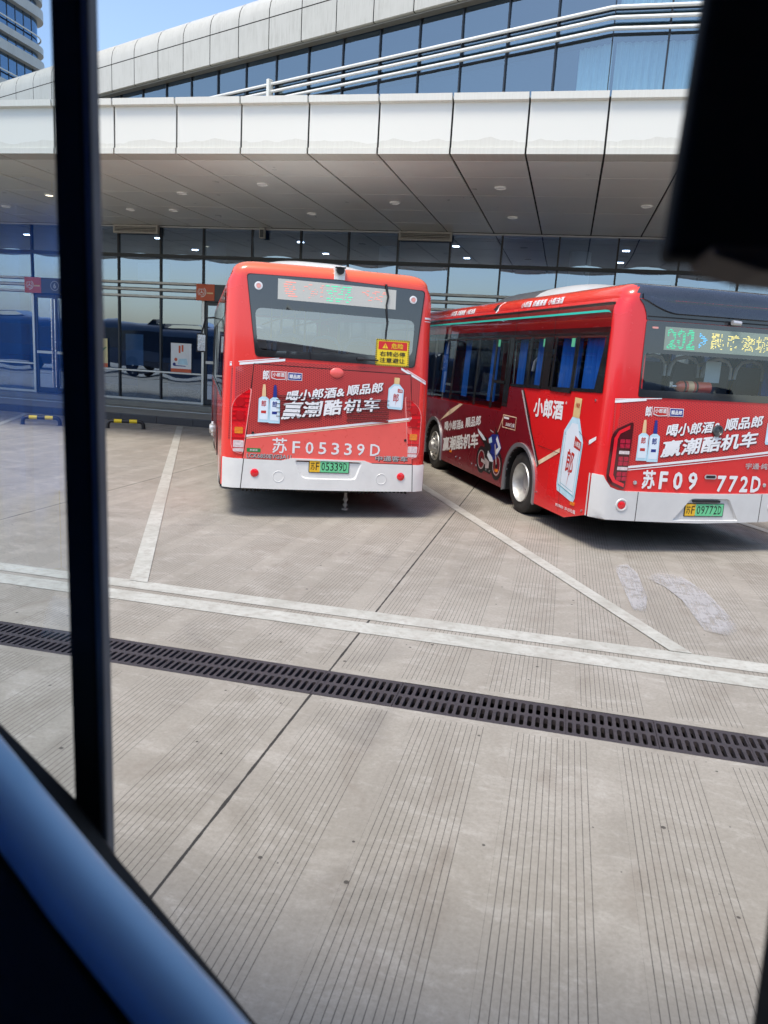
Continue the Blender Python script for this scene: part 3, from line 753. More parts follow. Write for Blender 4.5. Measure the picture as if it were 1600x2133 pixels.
for t in [.1 + .75 * k for k in range(20)]: b.loft([[tow(t - .03, zq, .02), tow(t + .03, zq, .02), tow(t + .03, zq, -.05), tow(t - .03, zq, -.05)] for zq in (0, 34.5)], 0)
b.build('tower_mullion', M['mull'], tw)
b = MB(); b.loft([[tow(t, zq, -.11) for t in TT] for zq in (0, 34)], 0, closed=False); b.build('core_wall', M['navy'], tw)

# dark buses parked in the row behind the viewpoint (they show in the terminal's glass)
M['rowblue'] = mat('dark_blue_coach_paint', (.03, .045, .08, 1), .3, coat=.6)
def row_bus(x, y, w, label):
    o = thing('parked_bus', label, 'bus', (x, y, 0), 0, 'dark buses parked behind the viewpoint')
    b = MB(); sec = [(-1.2, .35), (-1.25, 1.2), (-1.2, 2.7), (-1.05, 3.0), (-.5, 3.15), (.5, 3.15), (1.05, 3.0), (1.2, 2.7), (1.25, 1.2), (1.2, .35)]
    b.loft([[(u, yy * k, z if z < 1 else 1 + (z - 1) * kz) for yy, z in sec] for u, k, kz in ((-w / 2, .9, .9), (-w / 2 + .25, 1, .98), (-w / 2 + .8, 1, 1), (w / 2 - .8, 1, 1), (w / 2 - .25, 1, .98), (w / 2, .9, .9))], 0, closed=True, caps=True)
    b.build('body', M['rowblue'], o, ang=50)
    for s in (-1, 1):
        b = MB(); b.box(-w / 2 + .5, w / 2 - .5, s * 1.2 - .05, s * 1.2 + .05, 1.35, 2.6); b.build('side_window', M['frit'], o)
    b = MB(); b.loft([[(u, yy, 3.1 + h) for yy in (-.8, -.5, .5, .8)] for u, h in ((-2.2, 0), (-1.6, .3), (1.2, .32), (2.0, 0))], 0, closed=False); b.build('roof_pod', M['rowblue'], o)
    for u in (-w / 2 + 2.2, w / 2 - 2.6):
        for s in (-1, 1):
            b = MB(); b.lathe([(-.12, .2), (-.12, .45), (-.1, .48), (.1, .48), (.12, .45), (.12, .2)], 24, 0, Matrix.Translation((u, s * 1.14, .48)) @ Matrix.Rotation(rad(90), 4, 'Z')); b.build('wheel', M['rubber'], o)
for i, (x, y, w) in enumerate(((-11.0, -2.0, 11), (-23.0, -2.4, 11), (-35, -1.6, 11), (11.5, -2.0, 11), (24, -2.2, 11))):
    row_bus(x, y, w, 'dark blue coach in the row behind the viewpoint, ' + ('just left of it', 'second to its left', 'third to its left', 'just right of it', 'second to its right')[i])
# ------------------------------------------------------------------ buses
BUSROT = 0.460713572
def wheel_meshes(R, dish):
    b = MB(); w = .25
    # local X axis outward (negative x = outside when on the left side, handled by mirroring)
    prof = [(-.02, R * .62), (.0, R * .66), (.012, R * .80), (.0, R * .93), (-.02, R * .985), (-.05, R), (-w + .05, R), (-w + .02, R * .985), (-w, R * .93), (-w, R * .62)]
    b.lathe(prof, 40); tyre = b
    r = MB()
    if dish: pr = [(-.004, R * .645), (.012, R * .625), (.0, R * .60), (-.07, R * .585), (-.13, R * .56), (-.145, R * .50), (-.15, R * .33), (-.12, R * .30), (-.09, R * .24), (-.085, .0005)]
    else: pr = [(-.004, R * .645), (.012, R * .625), (.0, R * .60), (-.04, R * .585), (-.02, R * .50), (.03, R * .36), (.035, R * .30), (.05, R * .27), (.095, R * .20), (.10, .0005)]
    r.lathe(pr, 40)
    h = MB()
    for k in range(8 if not dish else 10):
        a = 2 * math.pi * k / (8 if not dish else 10); rr = R * .43
        T = Matrix.Translation(((.012 if not dish else -.146), rr * math.cos(a), rr * math.sin(a))) @ Matrix.Rotation(a * 0, 4, 'X')
        h.lathe([(0, R * .065), (.003, R * .06), (.0035, .0005)], 12, 0, T)
    n = MB()
    for k in range(10):
        a = 2 * math.pi * (k + .5) / 10; rr = R * .315
        T = Matrix.Translation(((.03 if not dish else -.15), rr * math.cos(a), rr * math.sin(a)))
        n.lathe([(0, .013), (.03, .012), (.032, .0005)], 6, 0, T)
    return tyre, r, h, n
def bottle_square(mb_, f, x, z, s, off, cap, tint, mark):
    """small flat printed bottle, base centre x,z ; s = height"""
    w = s * .145
    body = [(x - w, z), (x + w, z), (x + w * .93, z + s * .62), (x + w * .38, z + s * .68), (x - w * .38, z + s * .68), (x - w * .93, z + s * .62)]
    for i, m in enumerate((tint, 'icew', cap)):
        pass
    mb_.setdefault(tint, MB()); mb_.setdefault(cap, MB()); mb_.setdefault('icew', MB()); mb_.setdefault(mark, MB()); mb_.setdefault('navy', MB())
    sheet(mb_[tint], f, body, off)
    sheet(mb_['icew'], f, [(x - w * .78, z + s * .07), (x + w * .78, z + s * .07), (x + w * .74, z + s * .60), (x - w * .74, z + s * .60)], off + .001)
    sheet(mb_[cap], f, [(x - w * .36, z + s * .68), (x + w * .36, z + s * .68), (x + w * .3, z + s * .88), (x + w * .2, z + s), (x - w * .2, z + s), (x - w * .3, z + s * .88)], off + .001)
    text(mb_[mark], f, '郎', quadbox(x - w * .42, x + w * .42, z + s * .42, z + s * .58), off + .002, .02)
    sheet(mb_['navy' if cap == 'navy' else mark], f, [(x - w * .45, z + s * .24), (x + w * .45, z + s * .24), (x + w * .45, z + s * .31), (x - w * .45, z + s * .31)], off + .002)
def bottle_flask(mbs, f, P, off, big):
    """P maps unit coords (u 0..1 across, v 0..1 up) to surface coords"""
    for k in ('ice', 'icew', 'goldcap', 'redprint', 'white'): mbs.setdefault(k, MB())
    q = lambda L: [P(u, v) for u, v in L]
    sheet(mbs['ice'], f, q([(0, .06), (.06, 0), (.94, 0), (1, .06), (1, .64), (.68, .80), (.32, .80), (0, .64)]), off)
    sheet(mbs['icew'], f, q([(.08, .07), (.92, .07), (.92, .60), (.64, .74), (.36, .74), (.08, .60)]), off + .0012)
    sheet(mbs['goldcap'], f, q([(.33, .80), (.67, .80), (.67, 1), (.33, 1)]), off + .0012)
    a = [P(.34, .24), P(.34, .50), P(.70, .24), P(.70, .50)]
    text(mbs['redprint'], f, '郎', a, off + .0024, .015)
    sheet(mbs['redprint'], f, q([(.50, .09), (.535, .25), (.56, .25)]), off + .0024)
    sheet(mbs['redprint'], f, q([(.60, .54), (.93, .54), (.93, .63), (.60, .66)]), off + .0022)
    text(mbs['white'], f, '小郎酒', [P(.63, .56), P(.63, .62), P(.90, .56), P(.90, .62)], off + .0034, .02)
    if big:
        mbs.setdefault('redline', MB())
        text(mbs['redprint'], f, '小郎酒', [P(.40, .90), P(.40, .95), P(.60, .90), P(.60, .95)], off + .0024, .01)
        for u in (.03, .13, .87, .96): sheet(mbs['trimline'] if 'trimline' in mbs else mbs.setdefault('trimline', MB()), f, q([(u, .05), (u + .012, .05), (u + .012, .62), (u, .62)]), off + .0018)
        sheet(mbs['trimline'], f, q([(.08, .065), (.92, .065), (.92, .075), (.08, .075)]), off + .002)
        sheet(mbs['trimline'], f, q([(.18, .10), (.84, .10), (.84, .106), (.18, .106)]), off + .0024)
def number_plate(parent, f, x0, x1, z0, z1, off, prov, num):
    o_ = MB(); plate(o_, f, rrect(x0 - .008, x1 + .008, z0 - .008, z1 + .008, .008), off, off + .006); p = o_.build('number_plate', M['black'], parent)
    xm = x0 + (x1 - x0) * .265
    a = MB(); sheet(a, f, [(x0, z0), (xm, z0), (xm, z1), (x0, z1)], off + .008); a.build('yellow_field', M['platey'], p)
    a = MB(); sheet(a, f, [(xm, z0), (x1, z0), (x1, z1), (xm, z1)], off + .008); a.build('green_field', M['plateg'], p)
    a = MB(); h = z1 - z0
    text(a, f, prov[0], quadbox(x0 + .012, x0 + .012 + (xm - x0) * .42, z0 + h * .17, z0 + h * .83), off + .0095, .0)
    text(a, f, prov[1], quadbox(x0 + (xm - x0) * .60, xm - .012, z0 + h * .17, z0 + h * .83), off + .0095, .0)
    n = len(num); cw = (x1 - xm - .03) / n
    for i, c in enumerate(num):
        text(a, f, c, quadbox(xm + .018 + cw * i, xm + .018 + cw * (i + .78), z0 + h * .15, z0 + h * .85), off + .0095, .0)
    a.build('characters', M['black'], p)
    a = MB()
    for cx in (x0 + .13, x1 - .13):
        for cz in (z0 + .012, z1 - .012): sheet(a, f, circ(cx, cz, .007, 8), off + .011)
    a.build('screw', M['steel'], p)
def seat_row(xs, y, col, parent, zf=.75):
    for x in xs:
        b = MB(); rings = []
        for k in range(9):
            t = k / 8; z = zf + .42 + .75 * t; w = .20 * (1 - .28 * t ** 3); yo = y - .06 - .12 * t
            rings.append([(x + w * cx_, yo + .055 * cy_ * (1 - .3 * t), z) for cx_, cy_ in ((-1, 0), (-.9, 1), (0, 1.25), (.9, 1), (1, 0), (.9, -1), (0, -1.1), (-.9, -1))])
        b.loft(rings, 0, True, True); s = b.build('seat', M['seatback'], parent)
        b = MB(); b.box(x - .2, x + .2, y - .05, y + .38, zf + .38, zf + .46); b.box(x - .05, x + .05, y, y + .2, zf, zf + .38); b.build('cushion', M['seatback'], s, bevel=.02)
        b = MB(); zt = zf + 1.16
        b.tube([(x - .19, y - .17, zt - .14), (x - .18, y - .18, zt - .02), (x - .12, y - .185, zt + .06), (x, y - .19, zt + .085), (x + .12, y - .185, zt + .06), (x + .18, y - .18, zt - .02), (x + .19, y - .17, zt - .14)], .022, 10); b.build('grab_handle', col, s)
def build_bus(c):
    root = thing('city_bus', c['label'], 'bus', c['loc'], BUSROT, 'red city buses parked at an angle')
    L, W = c['L'], c['W']; rc = .15; zb, zt, ztop = c['zb'], c['zt'], c['ztop']; zr = c.get('zbr', c['zb']); lean, bow = .08, .05
    H0 = W / 2
    def hw(z): return H0 - c.get('inset', .06) * max(0, z - 1.2) / 1.5 - (.05 * max(0, (z - zt + .14) / .14) ** 2 if z < zt + .001 else .05)
    def yr(x, z): return lean * max(0, z - 1.2) / 1.6 + bow * min(1, abs(x) / 1.2) ** 2
    def rear(x, z, o=0):
        h = hw(z); e = h - rc
        if abs(x) <= e: return Vector((x, yr(x, z) - o, z))
        a = math.asin(min(1, (abs(x) - e) / rc)); return Vector((math.copysign(e + (rc + o) * math.sin(a), x), yr(e, z) + rc - (rc + o) * math.cos(a), z))
    def side(y, z, o=0, s=-1):
        e = yr(hw(z) - rc, z) + rc
        return Vector((s * (hw(z) + o), max(y, 0) if y > e else e if y > .0 else e, z)) if y <= e else Vector((s * (hw(z) + o), y, z))
    sideR = lambda y, z, o=0: side(y, z, o, 1)
    zs = [zr + (zt - zr) * k / 26 for k in range(27)]
    arcs = [k / 6 * math.pi / 2 for k in range(7)]
    RM = c['mat']
    # --- body shell
    b = MB(); win = c['rearwin']
    outer = [(hw(z) - rc, z) for z in zs] + [(-(hw(z) - rc), z) for z in reversed(zs)]
    sheet(b, rear, dens(outer, .2), 0, [dens(win, .15)], .25, 0)
    for s in (-1, 1):
        b.loft([[Vector((s * (hw(z) - rc + rc * math.sin(a)), yr(hw(z) - rc, z) + rc - rc * math.cos(a), z)) for a in arcs] for z in zs], 0, closed=False)
    R = c['wr']; AR = R + .07
    def arch(yc):
        return [(yc + AR, zb - .0)] + [(yc + AR * math.cos(a), R + AR * math.sin(a)) for a in [math.pi * k / 14 for k in range(15)]] + [(yc - AR, zb)]
    def side_outline():
        y0 = [(yr(hw(z) - rc, z) + rc, z) for z in zs]; p = list(y0)                 # up the rear edge
        p += [(L - .12, zt), (L - .12, zb)]
        for yc in sorted(c['axles'], reverse=True): p += arch(yc)
        if zr > zb: p += [(.78, zb)]
        return p
    for s in (-1, 1):
        m = (lambda y, z, o=0, s=s: side(y, z, o, s))
        hs = [dens(h, .25) for h in c['sidewin']]
        sheet(b, m, side_outline(), 0, hs, .3, 0)
    # front
    fr = lambda x, z, o=0: Vector((x, L + .0 - .10 * (abs(x) / 1.2) ** 2 + .0 + o, z))
    sheet(b, fr, [(-H0 + .03, zb), (H0 - .03, zb), (H0 - .09, zt), (-H0 + .09, zt)], 0, [rrect(-1.0, 1.0, 1.15, zt - .15, .12)], .3)
    for s in (-1, 1): b.loft([[Vector((s * hw(z), L - .12, z)), Vector((s * (hw(z) - .02), L - .09, z)), Vector((s * (H0 - .03 - .06 * (z - zb) / (zt - zb)), L - .10, z))] for z in zs], 0, closed=False)
    body = b.build('body', RM, root, ang=50)
    # --- roof
    def ring(ins, z, e=0):
        h = hw(zt) - ins; r = max(.02, rc); y0 = yr(hw(zt) - rc, zt) + ins * .8 - .0; p = []
        n = 10
        for k in range(n + 1): x = -(h - r) + 2 * (h - r) * k / n; p.append((x, yr(0, zt) + (yr(hw(zt) - rc, zt) - yr(0, zt)) * (abs(x) / max(.01, h - r)) ** 2 + ins * .8, z))
        for a in arcs[1:]: p.append((h - r + r * math.sin(a), y0 + r - r * math.cos(a), z))
        p += [(h, 1.0, z), (h, L - .35, z), (h - .05, L - .14 - ins * .5, z), (0, L - .02 - ins * .7, z), (-h + .05, L - .14 - ins * .5, z), (-h, L - .35, z), (-h, 1.0, z)]
        for a in reversed(arcs[1:]): p.append((-(h - r + r * math.sin(a)), y0 + r - r * math.cos(a), z))
        return [Vector(q) for q in p]
    dz = ztop - zt; di = c['roofin']
    def prof(a): return ring(di * (1 - math.cos(a)), zt + dz * .86 * math.sin(a))
    split = rad(c.get('split', 90))
    b = MB(); b.loft([prof(split * k / 7) for k in range(8)], 0, closed=True)
    if 'capx' in c:
        for k, f_ in enumerate(b.f):
            q = [b.v[i] for i in f_]
            if max(v[1] for v in q) < .5 and max(abs(v[0]) for v in q) < c['capx']: b.mi[k] = 1
    b.build('roof_edge', [RM, c['roofmat']], root, ang=60)
    b = MB(); rg = [prof(split + (rad(90) - split) * k / 4) for k in range(5)] if split < rad(89) else [prof(rad(90))]
    rg += [ring(di + .35, ztop - dz * .04), ring(di + .8, ztop)]
    b.loft(rg, 0, closed=True); b.add(rg[-1], [tuple(range(len(rg[-1])))], 0, True); b.build('roof', c['roofmat'], root, ang=60)
    # --- underbody
    b = MB(); b.box(-H0 + .25, H0 - .25, .35, L - .35, .30, .42); b.box(-H0 + .05, H0 - .05, .12, L - .3, zb + .04, zb + .09) if False else None
    b.box(-.35, .35, .3, 1.4, .28, .35); b.build('underbody', M['rubber'], root)
    for yc in c['axles']:
        b = MB()
        b.tube([(-H0 + .3, yc, R), (H0 - .3, yc, R)], .09, 10); b.build('axle', M['black'], root)
        for s in (-1, 1):
            b = MB()
            rg = [[Vector((s * x, y, z)) for y, z in [(yc + AR, zb)] + [(yc + AR * math.cos(a), R + AR * math.sin(a)) for a in [math.pi * k / 14 for k in range(15)]] + [(yc - AR, zb)]] for x in (H0 - .003, H0 - .62)]
            b.loft(rg, 0, closed=False)
            b.add(rg[1], [tuple(range(len(rg[1])))], 0)
            b.build('wheel_arch', M['black'], root)
    for k, yc in enumerate(c['axles']):
        dish = k == 0; ty, rm, hl, nu = wheel_meshes(R, dish)
        for s in (-1, 1):
            Tm = Matrix.Translation((s * (H0 - .035), yc, R)) @ (Matrix.Rotation(math.pi, 4, 'Z') if s == -1 else Matrix())
            def tr(mb):
                n = MB(); n.v = [tuple(Tm @ Vector(v)) for v in mb.v]; n.f = mb.f; n.mi = mb.mi; n.sm = mb.sm; return n
            t = tr(ty).build('wheel', M['rubber'], root); tr(rm).build('rim', M['rimsteel'], t, ang=40); tr(nu).build('wheel_nut', M['steel'], t); tr(hl).build('rim_hole', M['black'], t)
            # trim ring
            if c['archtrim']:
                q = MB(); m = (lambda y, z, o=0, s=s: side(y, z, o, s))
                P0 = [(yc + AR * 1.0, zb)] + [(yc + AR * math.cos(a), R + AR * math.sin(a)) for a in [math.pi * j / 18 for j in range(19)]] + [(yc - AR, zb)]
                P1 = [(yc + AR + .055, zb - .02)] + [(yc + (AR + .055) * math.cos(a), R + (AR + .055) * math.sin(a)) for a in [math.pi * j / 18 for j in range(19)]] + [(yc - AR - .055, zb - .02)]
                q.loft([[m(*p, o) for p in P] for P, o in ((P0, -.02), (P0, .018), (P1, .026), (P1, .0))], 0, closed=False); q.build('arch_trim', M['trim'], root, ang=60)
    # interior
    b = MB(); zf = .75
    b.box(-H0 + .1, H0 - .1, .25, L - .3, zf - .03, zf); b.build('floor', M['innerfloor'], root)
    b = MB(); b.box(-H0 + .14, H0 - .14, .45, L - .4, zt - .12, zt - .08); b.build('ceiling', M['inner'], root)
    b = MB(); b.box(-H0 + .13, H0 - .13, .30, .33, zf, 1.72); b.build('rear_bulkhead', M['inner'], root)
    seat_row([-.88, -.44, 0, .44, .88], .80, c['seatcol'], root, .95)
    for y in (1.7, 2.6): seat_row([-.9, -.46, .46, .9], y, c['seatcol'], root, .9)
    b = MB()
    for x in (-.3, .3):
        b.tube([(x, .9, zt - .35), (x, L - 1.5, zt - .35)], .017, 8)
        for y in (1.4, 3.2, 5.0): b.tube([(x, y, zf), (x, y, zt - .12)], .017, 8)
    b.build('grab_pole', M['yellow'] if c['n'] == 1 else M['steel'], root)
    c.update(root=root, rear=rear, side=side, hw=hw, zf=zf); return c
M['rimsteel'] = mat('rim_steel', (.58, .58, .56, 1), .44, .7, var=.25, vs=6)
def decals(root, mbs, name='print', names={}):
    for k, b in mbs.items():
        if b.v: build_split(b, names.get(k, name), M[k] if k in M else M['black'], root, .07)
def lamp_rear1(B, s):
    f = B['rear']; P = [(-.935, 1.55), (-1.112, 1.414), (-1.146, 1.309), (-1.143, .869), (-1.118, .80), (-1.015, .765)]
    P = [(x * -s, z) for x, z in P] if s == 1 else P
    if s == 1: P = [(abs(x), z) for x, z in P]
    P = roundpoly(P, .05); r = MB(); plate(r, f, [(x * 1.0, z) for x, z in P], .0, .012); lm = r.build('tail_lamp', M['lampred'], B['root'])
    cx = -1.065 if s == -1 else 1.065
    for nm, z0, z1, m in (('amber_lens', 1.01, 1.085, 'amber'), ('reverse_lens', .845, .93, 'clearlamp'), ('fog_lens', .795, .835, 'clearlamp')):
        q = MB(); wx = .06 if nm != 'amber_lens' else .048; plate(q, f, rrect(cx - wx, cx + wx, z0, z1, .012), .012, .016); q.build(nm, M[m], lm)
    q = MB()
    for k in range(11):
        z = .955 + k * .052
        if .98 < z < 1.12: continue
        h = .075 if z < 1.35 else max(.02, .075 - (z - 1.35) * .2)
        xx = cx + (.0 if z < 1.35 else (.04 + .25 * (z - 1.35)) * (1 if s == -1 else -1)); plate(q, f, [(xx - h, z), (xx + h, z), (xx + h, z + .008), (xx - h, z + .008)], .012, .017)
    for zc in (1.38, 1.22):
        n = 20; q2 = circ(cx + (.01 if s == -1 else -.01), zc, .055, n); plate(q, f, q2, .012, .019)
    q.build('lens_rib', M['lampdark2'], lm)
    q = MB(); cxx = sum(p[0] for p in P) / len(P); czz = sum(p[1] for p in P) / len(P)
    Pd = dens(P, .06); Po = [(cxx + (x - cxx) * 1.10, czz + (z - czz) * 1.016) for x, z in Pd]
    q.loft([[f(x, z, .0135) for x, z in Pd], [f(x, z, .0145) for x, z in Po], [f(x, z, 0) for x, z in Po]], 0, closed=True); q.build('lamp_rim', M['lampred4'] if 'lampred4' in M else M.setdefault('lampred4', mat('lamp_rim_red', (.85, .30, .28, 1), .25, coat=1)), lm)
    return lm
M['lampdark2'] = mat('lamp_rib', (.50, .01, .015, 1), .15, coat=1)

# ---------------- left bus
B1 = build_bus(dict(n=1, label='red electric city bus reversed into its bay with white bumper and number 05339D', loc=(-2.735, 8.892, 0), inset=.03, L=8.5, W=2.52, zb=.38, zt=2.84, ztop=3.01, roofin=.2, roofmat=M['bumper1'],
    mat=M['red1'], rearwin=roundpoly([(-1.0, 2.80), (1.06, 2.79), (1.0, 1.90), (-.90, 1.92)], .08), sidewin=[rrect(.55, 8.2, 1.45, 2.62, .08)], wr=.41, axles=(2.25, 6.35), archtrim=False, seatcol=M['seat']))
r1 = B1['root']; r1.rotation_euler = (0, .006, BUSROT); f = B1['rear']
b = MB(); sheet(b, f, dens([(-1.165, 1.775), (-.55, 1.868), (.86, 1.868), (1.185, 1.695), (1.19, 1.31), (-1.18, .935)], .2), .003, (), .2); b.build('honeycomb_print', M['hex1'], r1)
door = [(-.905, 1.819), (.982, 1.801), (1.09, .385), (-1.028, .385)]
b = MB(); sheet(b, f, dens([(-.913, 1.829), (.992, 1.811), (1.080, .70), (-1.016, .70)], .2), .0065, (), .3); b.build('door_gap', M['seam'], r1)
# engine door in three wraps: coral lower, honeycomb upper
b = MB(); plate(b, f, dens([(-.972, .982), (1.028, 1.262), (1.07, .71), (-1.006, .715)], .2), .008, .012); ed = b.build('engine_door', M['coral'], r1)
b = MB(); sheet(b, f, dens([(-.905, 1.819), (.982, 1.801), (1.028, 1.262), (-.972, .982)], .2), .0121, (), .25); b.build('honeycomb_print', M['hex1'], ed)
b = MB()
def strip(mb, f, x0, z0, x1, z1, w, off, n=8):
    mb.loft([[f(x0 + (x1 - x0) * k / n, z0 + (z1 - z0) * k / n, off), f(x0 + (x1 - x0) * k / n, z0 + (z1 - z0) * k / n + w, off)] for k in range(n + 1)], 0, closed=False, sm=True)
strip(b, f, -.975, .972, 1.028, 1.262, .026, .0145); b.build('white_stripe', M['white'], ed)
b = MB(); strip(b, f, -.973, .952, 1.028, 1.245, .010, .0145); b.build('cream_stripe', M['flame'], ed)
b = MB(); strip(b, f, -1.18, 1.785, -.55, 1.875, .028, .006, 4); strip(b, f, -1.18, 1.82, -.62, 1.90, .010, .006, 4); strip(b, f, .86, 1.855, 1.19, 1.69, .028, .006, 4); strip(b, f, .93, 1.855, 1.19, 1.725, .010, .006, 4); strip(b, f, 1.125, 2.475, 1.215, 2.475, .022, .006, 6); strip(b, f, 1.125, 2.445, 1.215, 2.445, .008, .006, 6); b.build('white_stripe', M['white'], r1)
# vents
for x0, x1 in ((-.640, -.125), (.205, .725)):
    b = MB(); g2 = MB()
    for k in range(6):
        z = 1.478 - k * .048
        b.loft([[f(x0 + (x1 - x0) * i / 6, z + q, o) for q, o in ((0, .013), (-.010, .024), (-.026, .013))] for i in range(7)], 0, closed=False)
        strip(g2, f, x0, z - .006, x1, z - .005, .0075, .0325, 6)
    b.build('louvre', M['hexplain'] if 'hexplain' in M else M.setdefault('hexplain', mat('maroon_louvre', (.30, .022, .025, 1), .3, coat=.5)), ed)
    g2.build('louvre_slot', M['seam'], ed)
# lettering on the door
mb = {'white': MB(), 'shadowp': MB()}
M['shadowp'] = mat('print_shadow', (.10, .01, .012, 1), .35)
for key, o, dx, dz_ in (('shadowp', .0275, .008, -.008), ('white', .030, 0, 0)):
    q = lambda L: [(x + dx, z + dz_) for x, z in L]
    text(mb[key], f, '喝小郎酒&', q([(-.540, 1.400), (-.510, 1.535), (.160, 1.50), (.175, 1.625)]), o, .028)
    text(mb[key], f, '顺品郎', q([(.190, 1.512), (.200, 1.640), (.625, 1.572), (.645, 1.700)]), o, .028)
    text(mb[key], f, '赢潮', q([(-.585, 1.195), (-.550, 1.402), (-.115, 1.258), (-.085, 1.448)]), o, .03)
    text(mb[key], f, '酷', q([(-.085, 1.262), (-.065, 1.450), (.130, 1.290), (.150, 1.475)]), o, .03)
    text(mb[key], f, '机车', q([(.155, 1.305), (.175, 1.478), (.595, 1.345), (.625, 1.515)]), o, .03)
text(mb['white'], f, '苏', quadbox(-.668, -.495, .795, .978), .0145, .012)
for i, ch in enumerate('F05339D'):
    x = -.43 + i * .157 + (.0 if i < 6 else .01); text(mb['white'], f, ch, quadbox(x, x + (.095 if i else .09) + (.03 if i == 6 else 0), .800 - .0 * i, .945 - .0 * i), .0145, .012)
text(mb['white'], f, '郎', quadbox(-.805, -.735, 1.645, 1.760), .0145, .03)
def logo_boxes(mb, f, x, z, o):
    mb.setdefault('navy', MB()); mb.setdefault('redprint', MB())
    strip(mb['white'], f, x - .018, z, x - .018, z + .0001, .001, o, 1)
    sheet(mb['white'], f, [(x - .022, z - .01), (x - .017, z - .01), (x - .017, z + .10), (x - .022, z + .10)], o)
    sheet(mb['white'], f, [(x, z + .012), (x + .06, z - .004), (x + .165, z + .002), (x + .165, z + .092), (x, z + .092)], o)
    sheet(mb['redprint'], f, [(x + .007, z + .020), (x + .06, z + .004), (x + .158, z + .010), (x + .158, z + .085), (x + .007, z + .085)], o + .001)
    text(mb['white'], f, '小郎酒', quadbox(x + .015, x + .150, z + .030, z + .078), o + .002, .02)
    x += .19
    sheet(mb['white'], f, [(x - .016, z - .01), (x - .011, z - .01), (x - .011, z + .10), (x - .016, z + .10)], o)
    sheet(mb['white'], f, [(x, z), (x + .168, z), (x + .168, z + .088), (x, z + .088)], o)
    sheet(mb['navy'], f, [(x + .006, z + .006), (x + .162, z + .006), (x + .162, z + .082), (x + .006, z + .082)], o + .001)
    text(mb['white'], f, '顺品郎', quadbox(x + .018, x + .150, z + .020, z + .068), o + .002, .03)
logo_boxes(mb, f, -.705, 1.66, .0145)
bottle_square(mb, f, -.785, 1.155, .44, .026, 'cream', 'ice', 'redprint'); bottle_square(mb, f, -.658, 1.148, .445, .026, 'navy', 'ice', 'navyprint')
M['navyprint'] = M['navy']
bottle_flask(mb, f, lambda u, v: (.700 + .195 * u + .012 * v, 1.385 + .38 * v - .01 * u), .026, False)
decals(r1, mb, 'rear_print', {'white': 'lettering', 'shadowp': 'letter_shadow'})
b = MB(); text(b, f, 'LCK6850EVG3A11', quadbox(-.960, -.437, .722, .774), .0135, .035); text(b, f, '中通客车', quadbox(.598, 1.016, .730, .800), .0135, .035); build_split(b, 'letter_shadow', M['seam'], r1)
b = MB(); text(b, f, 'LCK6850EVG3A11', quadbox(-.965, -.442, .728, .780), .016, .02); text(b, f, '中通客车', quadbox(.592, 1.010, .738, .808), .016, .02)
build_split(b, 'model_lettering', M['chromeletter'], r1, .12)
b = MB(); plate(b, f, rrect(-.966, -.804, .797, .843, .006), .0125, .015); g_ = b.build('green_badge', M['greenbadge'], ed); b = MB(); text(b, f, '新能源', quadbox(-.93, -.84, .809, .832), .016, .01); b.build('badge_lettering', M['white'], g_)
b = MB(); 
for x, z in ((-.9, 1.025), (.963, 1.005)): plate(b, f, circ(x, z, .016, 12), .012, .018)
build_split(b, 'door_latch', M['black'], ed)
# dome light
b = MB(); n = 9
b.loft([[f(.065 + .085 * math.cos(t) * math.cos(e) , 1.775 + .06 * math.sin(t) * math.cos(e), .012 + .022 * math.sin(e)) for t in [2 * math.pi * k / 20 for k in range(20)]] for e in [math.pi / 2 * j / 6 * .98 for j in range(7)]], 0, closed=True); b.build('camera_hood', M['coral'], ed)
# bumper
def bump1():
    b = MB(); top = [(-1.228, .722), (-1.03, .712), (-.56, .708), (-.43, .742), (.455, .738), (.56, .704), (1.07, .697), (1.228, .700)]
    bot = [(1.228, .362), (.0, .358), (-1.228, .362)]
    rec = roundpoly([(-.40, .722), (.43, .718), (.36, .505), (.30, .495), (-.24, .495), (-.31, .512)], .03)
    P = dens(top + bot, .1)
    sheet(b, f, P, .022, [rec], .15); rim(b, f, P, -.02, .022)
    inn = [(x * .955, .608 + (z - .608) * .90) for x, z in rec]
    b.loft([[f(x, z, .022) for x, z in rec], [f(x, z, .004) for x, z in inn]], 0, closed=True); sheet(b, f, inn, .004)
    for s in (-1, 1):
        m = lambda y, z, o=0, s=s: B1['side'](y, z, o, s)
        e = .05 * (1) + .15
        sheet(b, m, [(e + .001, .362), (e + .35, .39), (e + .30, .70), (e + .001, .70)], .022, (), .15)
    return b.build('bumper', M['bumper1'], r1, ang=40)
bp1 = bump1()
b = MB(); strip(b, f, -1.024, .362, -1.0245, .3625, .001, .03, 1)
for x0, z0, x1, z1 in ((-1.034, .362, -1.004, .715), (1.091, .36, 1.070, .70)):
    b.loft([[f(x0 + (x1 - x0) * t, z0 + (z1 - z0) * t, .0235), f(x0 + .009 + (x1 - x0) * t, z0 + (z1 - z0) * t, .0235)] for t in (0, .5, 1)], 0, closed=False)
build_split(b, 'bumper_seam', M['seam'], r1)
for x in (-.868, .932):
    b = MB(); rg = [[f(x + r * math.cos(t), .550 + r * math.sin(t), o) for t in [2 * math.pi * k / 20 for k in range(20)]] for r, o in ((.050, .022), (.048, .030), (.038, .034), (.001, .037))]
    b.loft(rg, 0, closed=True); b.build('reflector', M['lampred'], r1)
b = MB()
for x in (-.585, .682):
    b.loft([[f(x + r * math.cos(t), .515 + r * math.sin(t), o) for t in [2 * math.pi * k / 24 for k in range(24)]] for r, o in ((.070, .0225), (.067, .026), (.063, .026), (.060, .0225))], 0, closed=True)
build_split(b, 'blanking_cap', M['bumper1'], r1)
number_plate(r1, f, -.216, .264, .582, .722, .006, '苏F', '05339D')
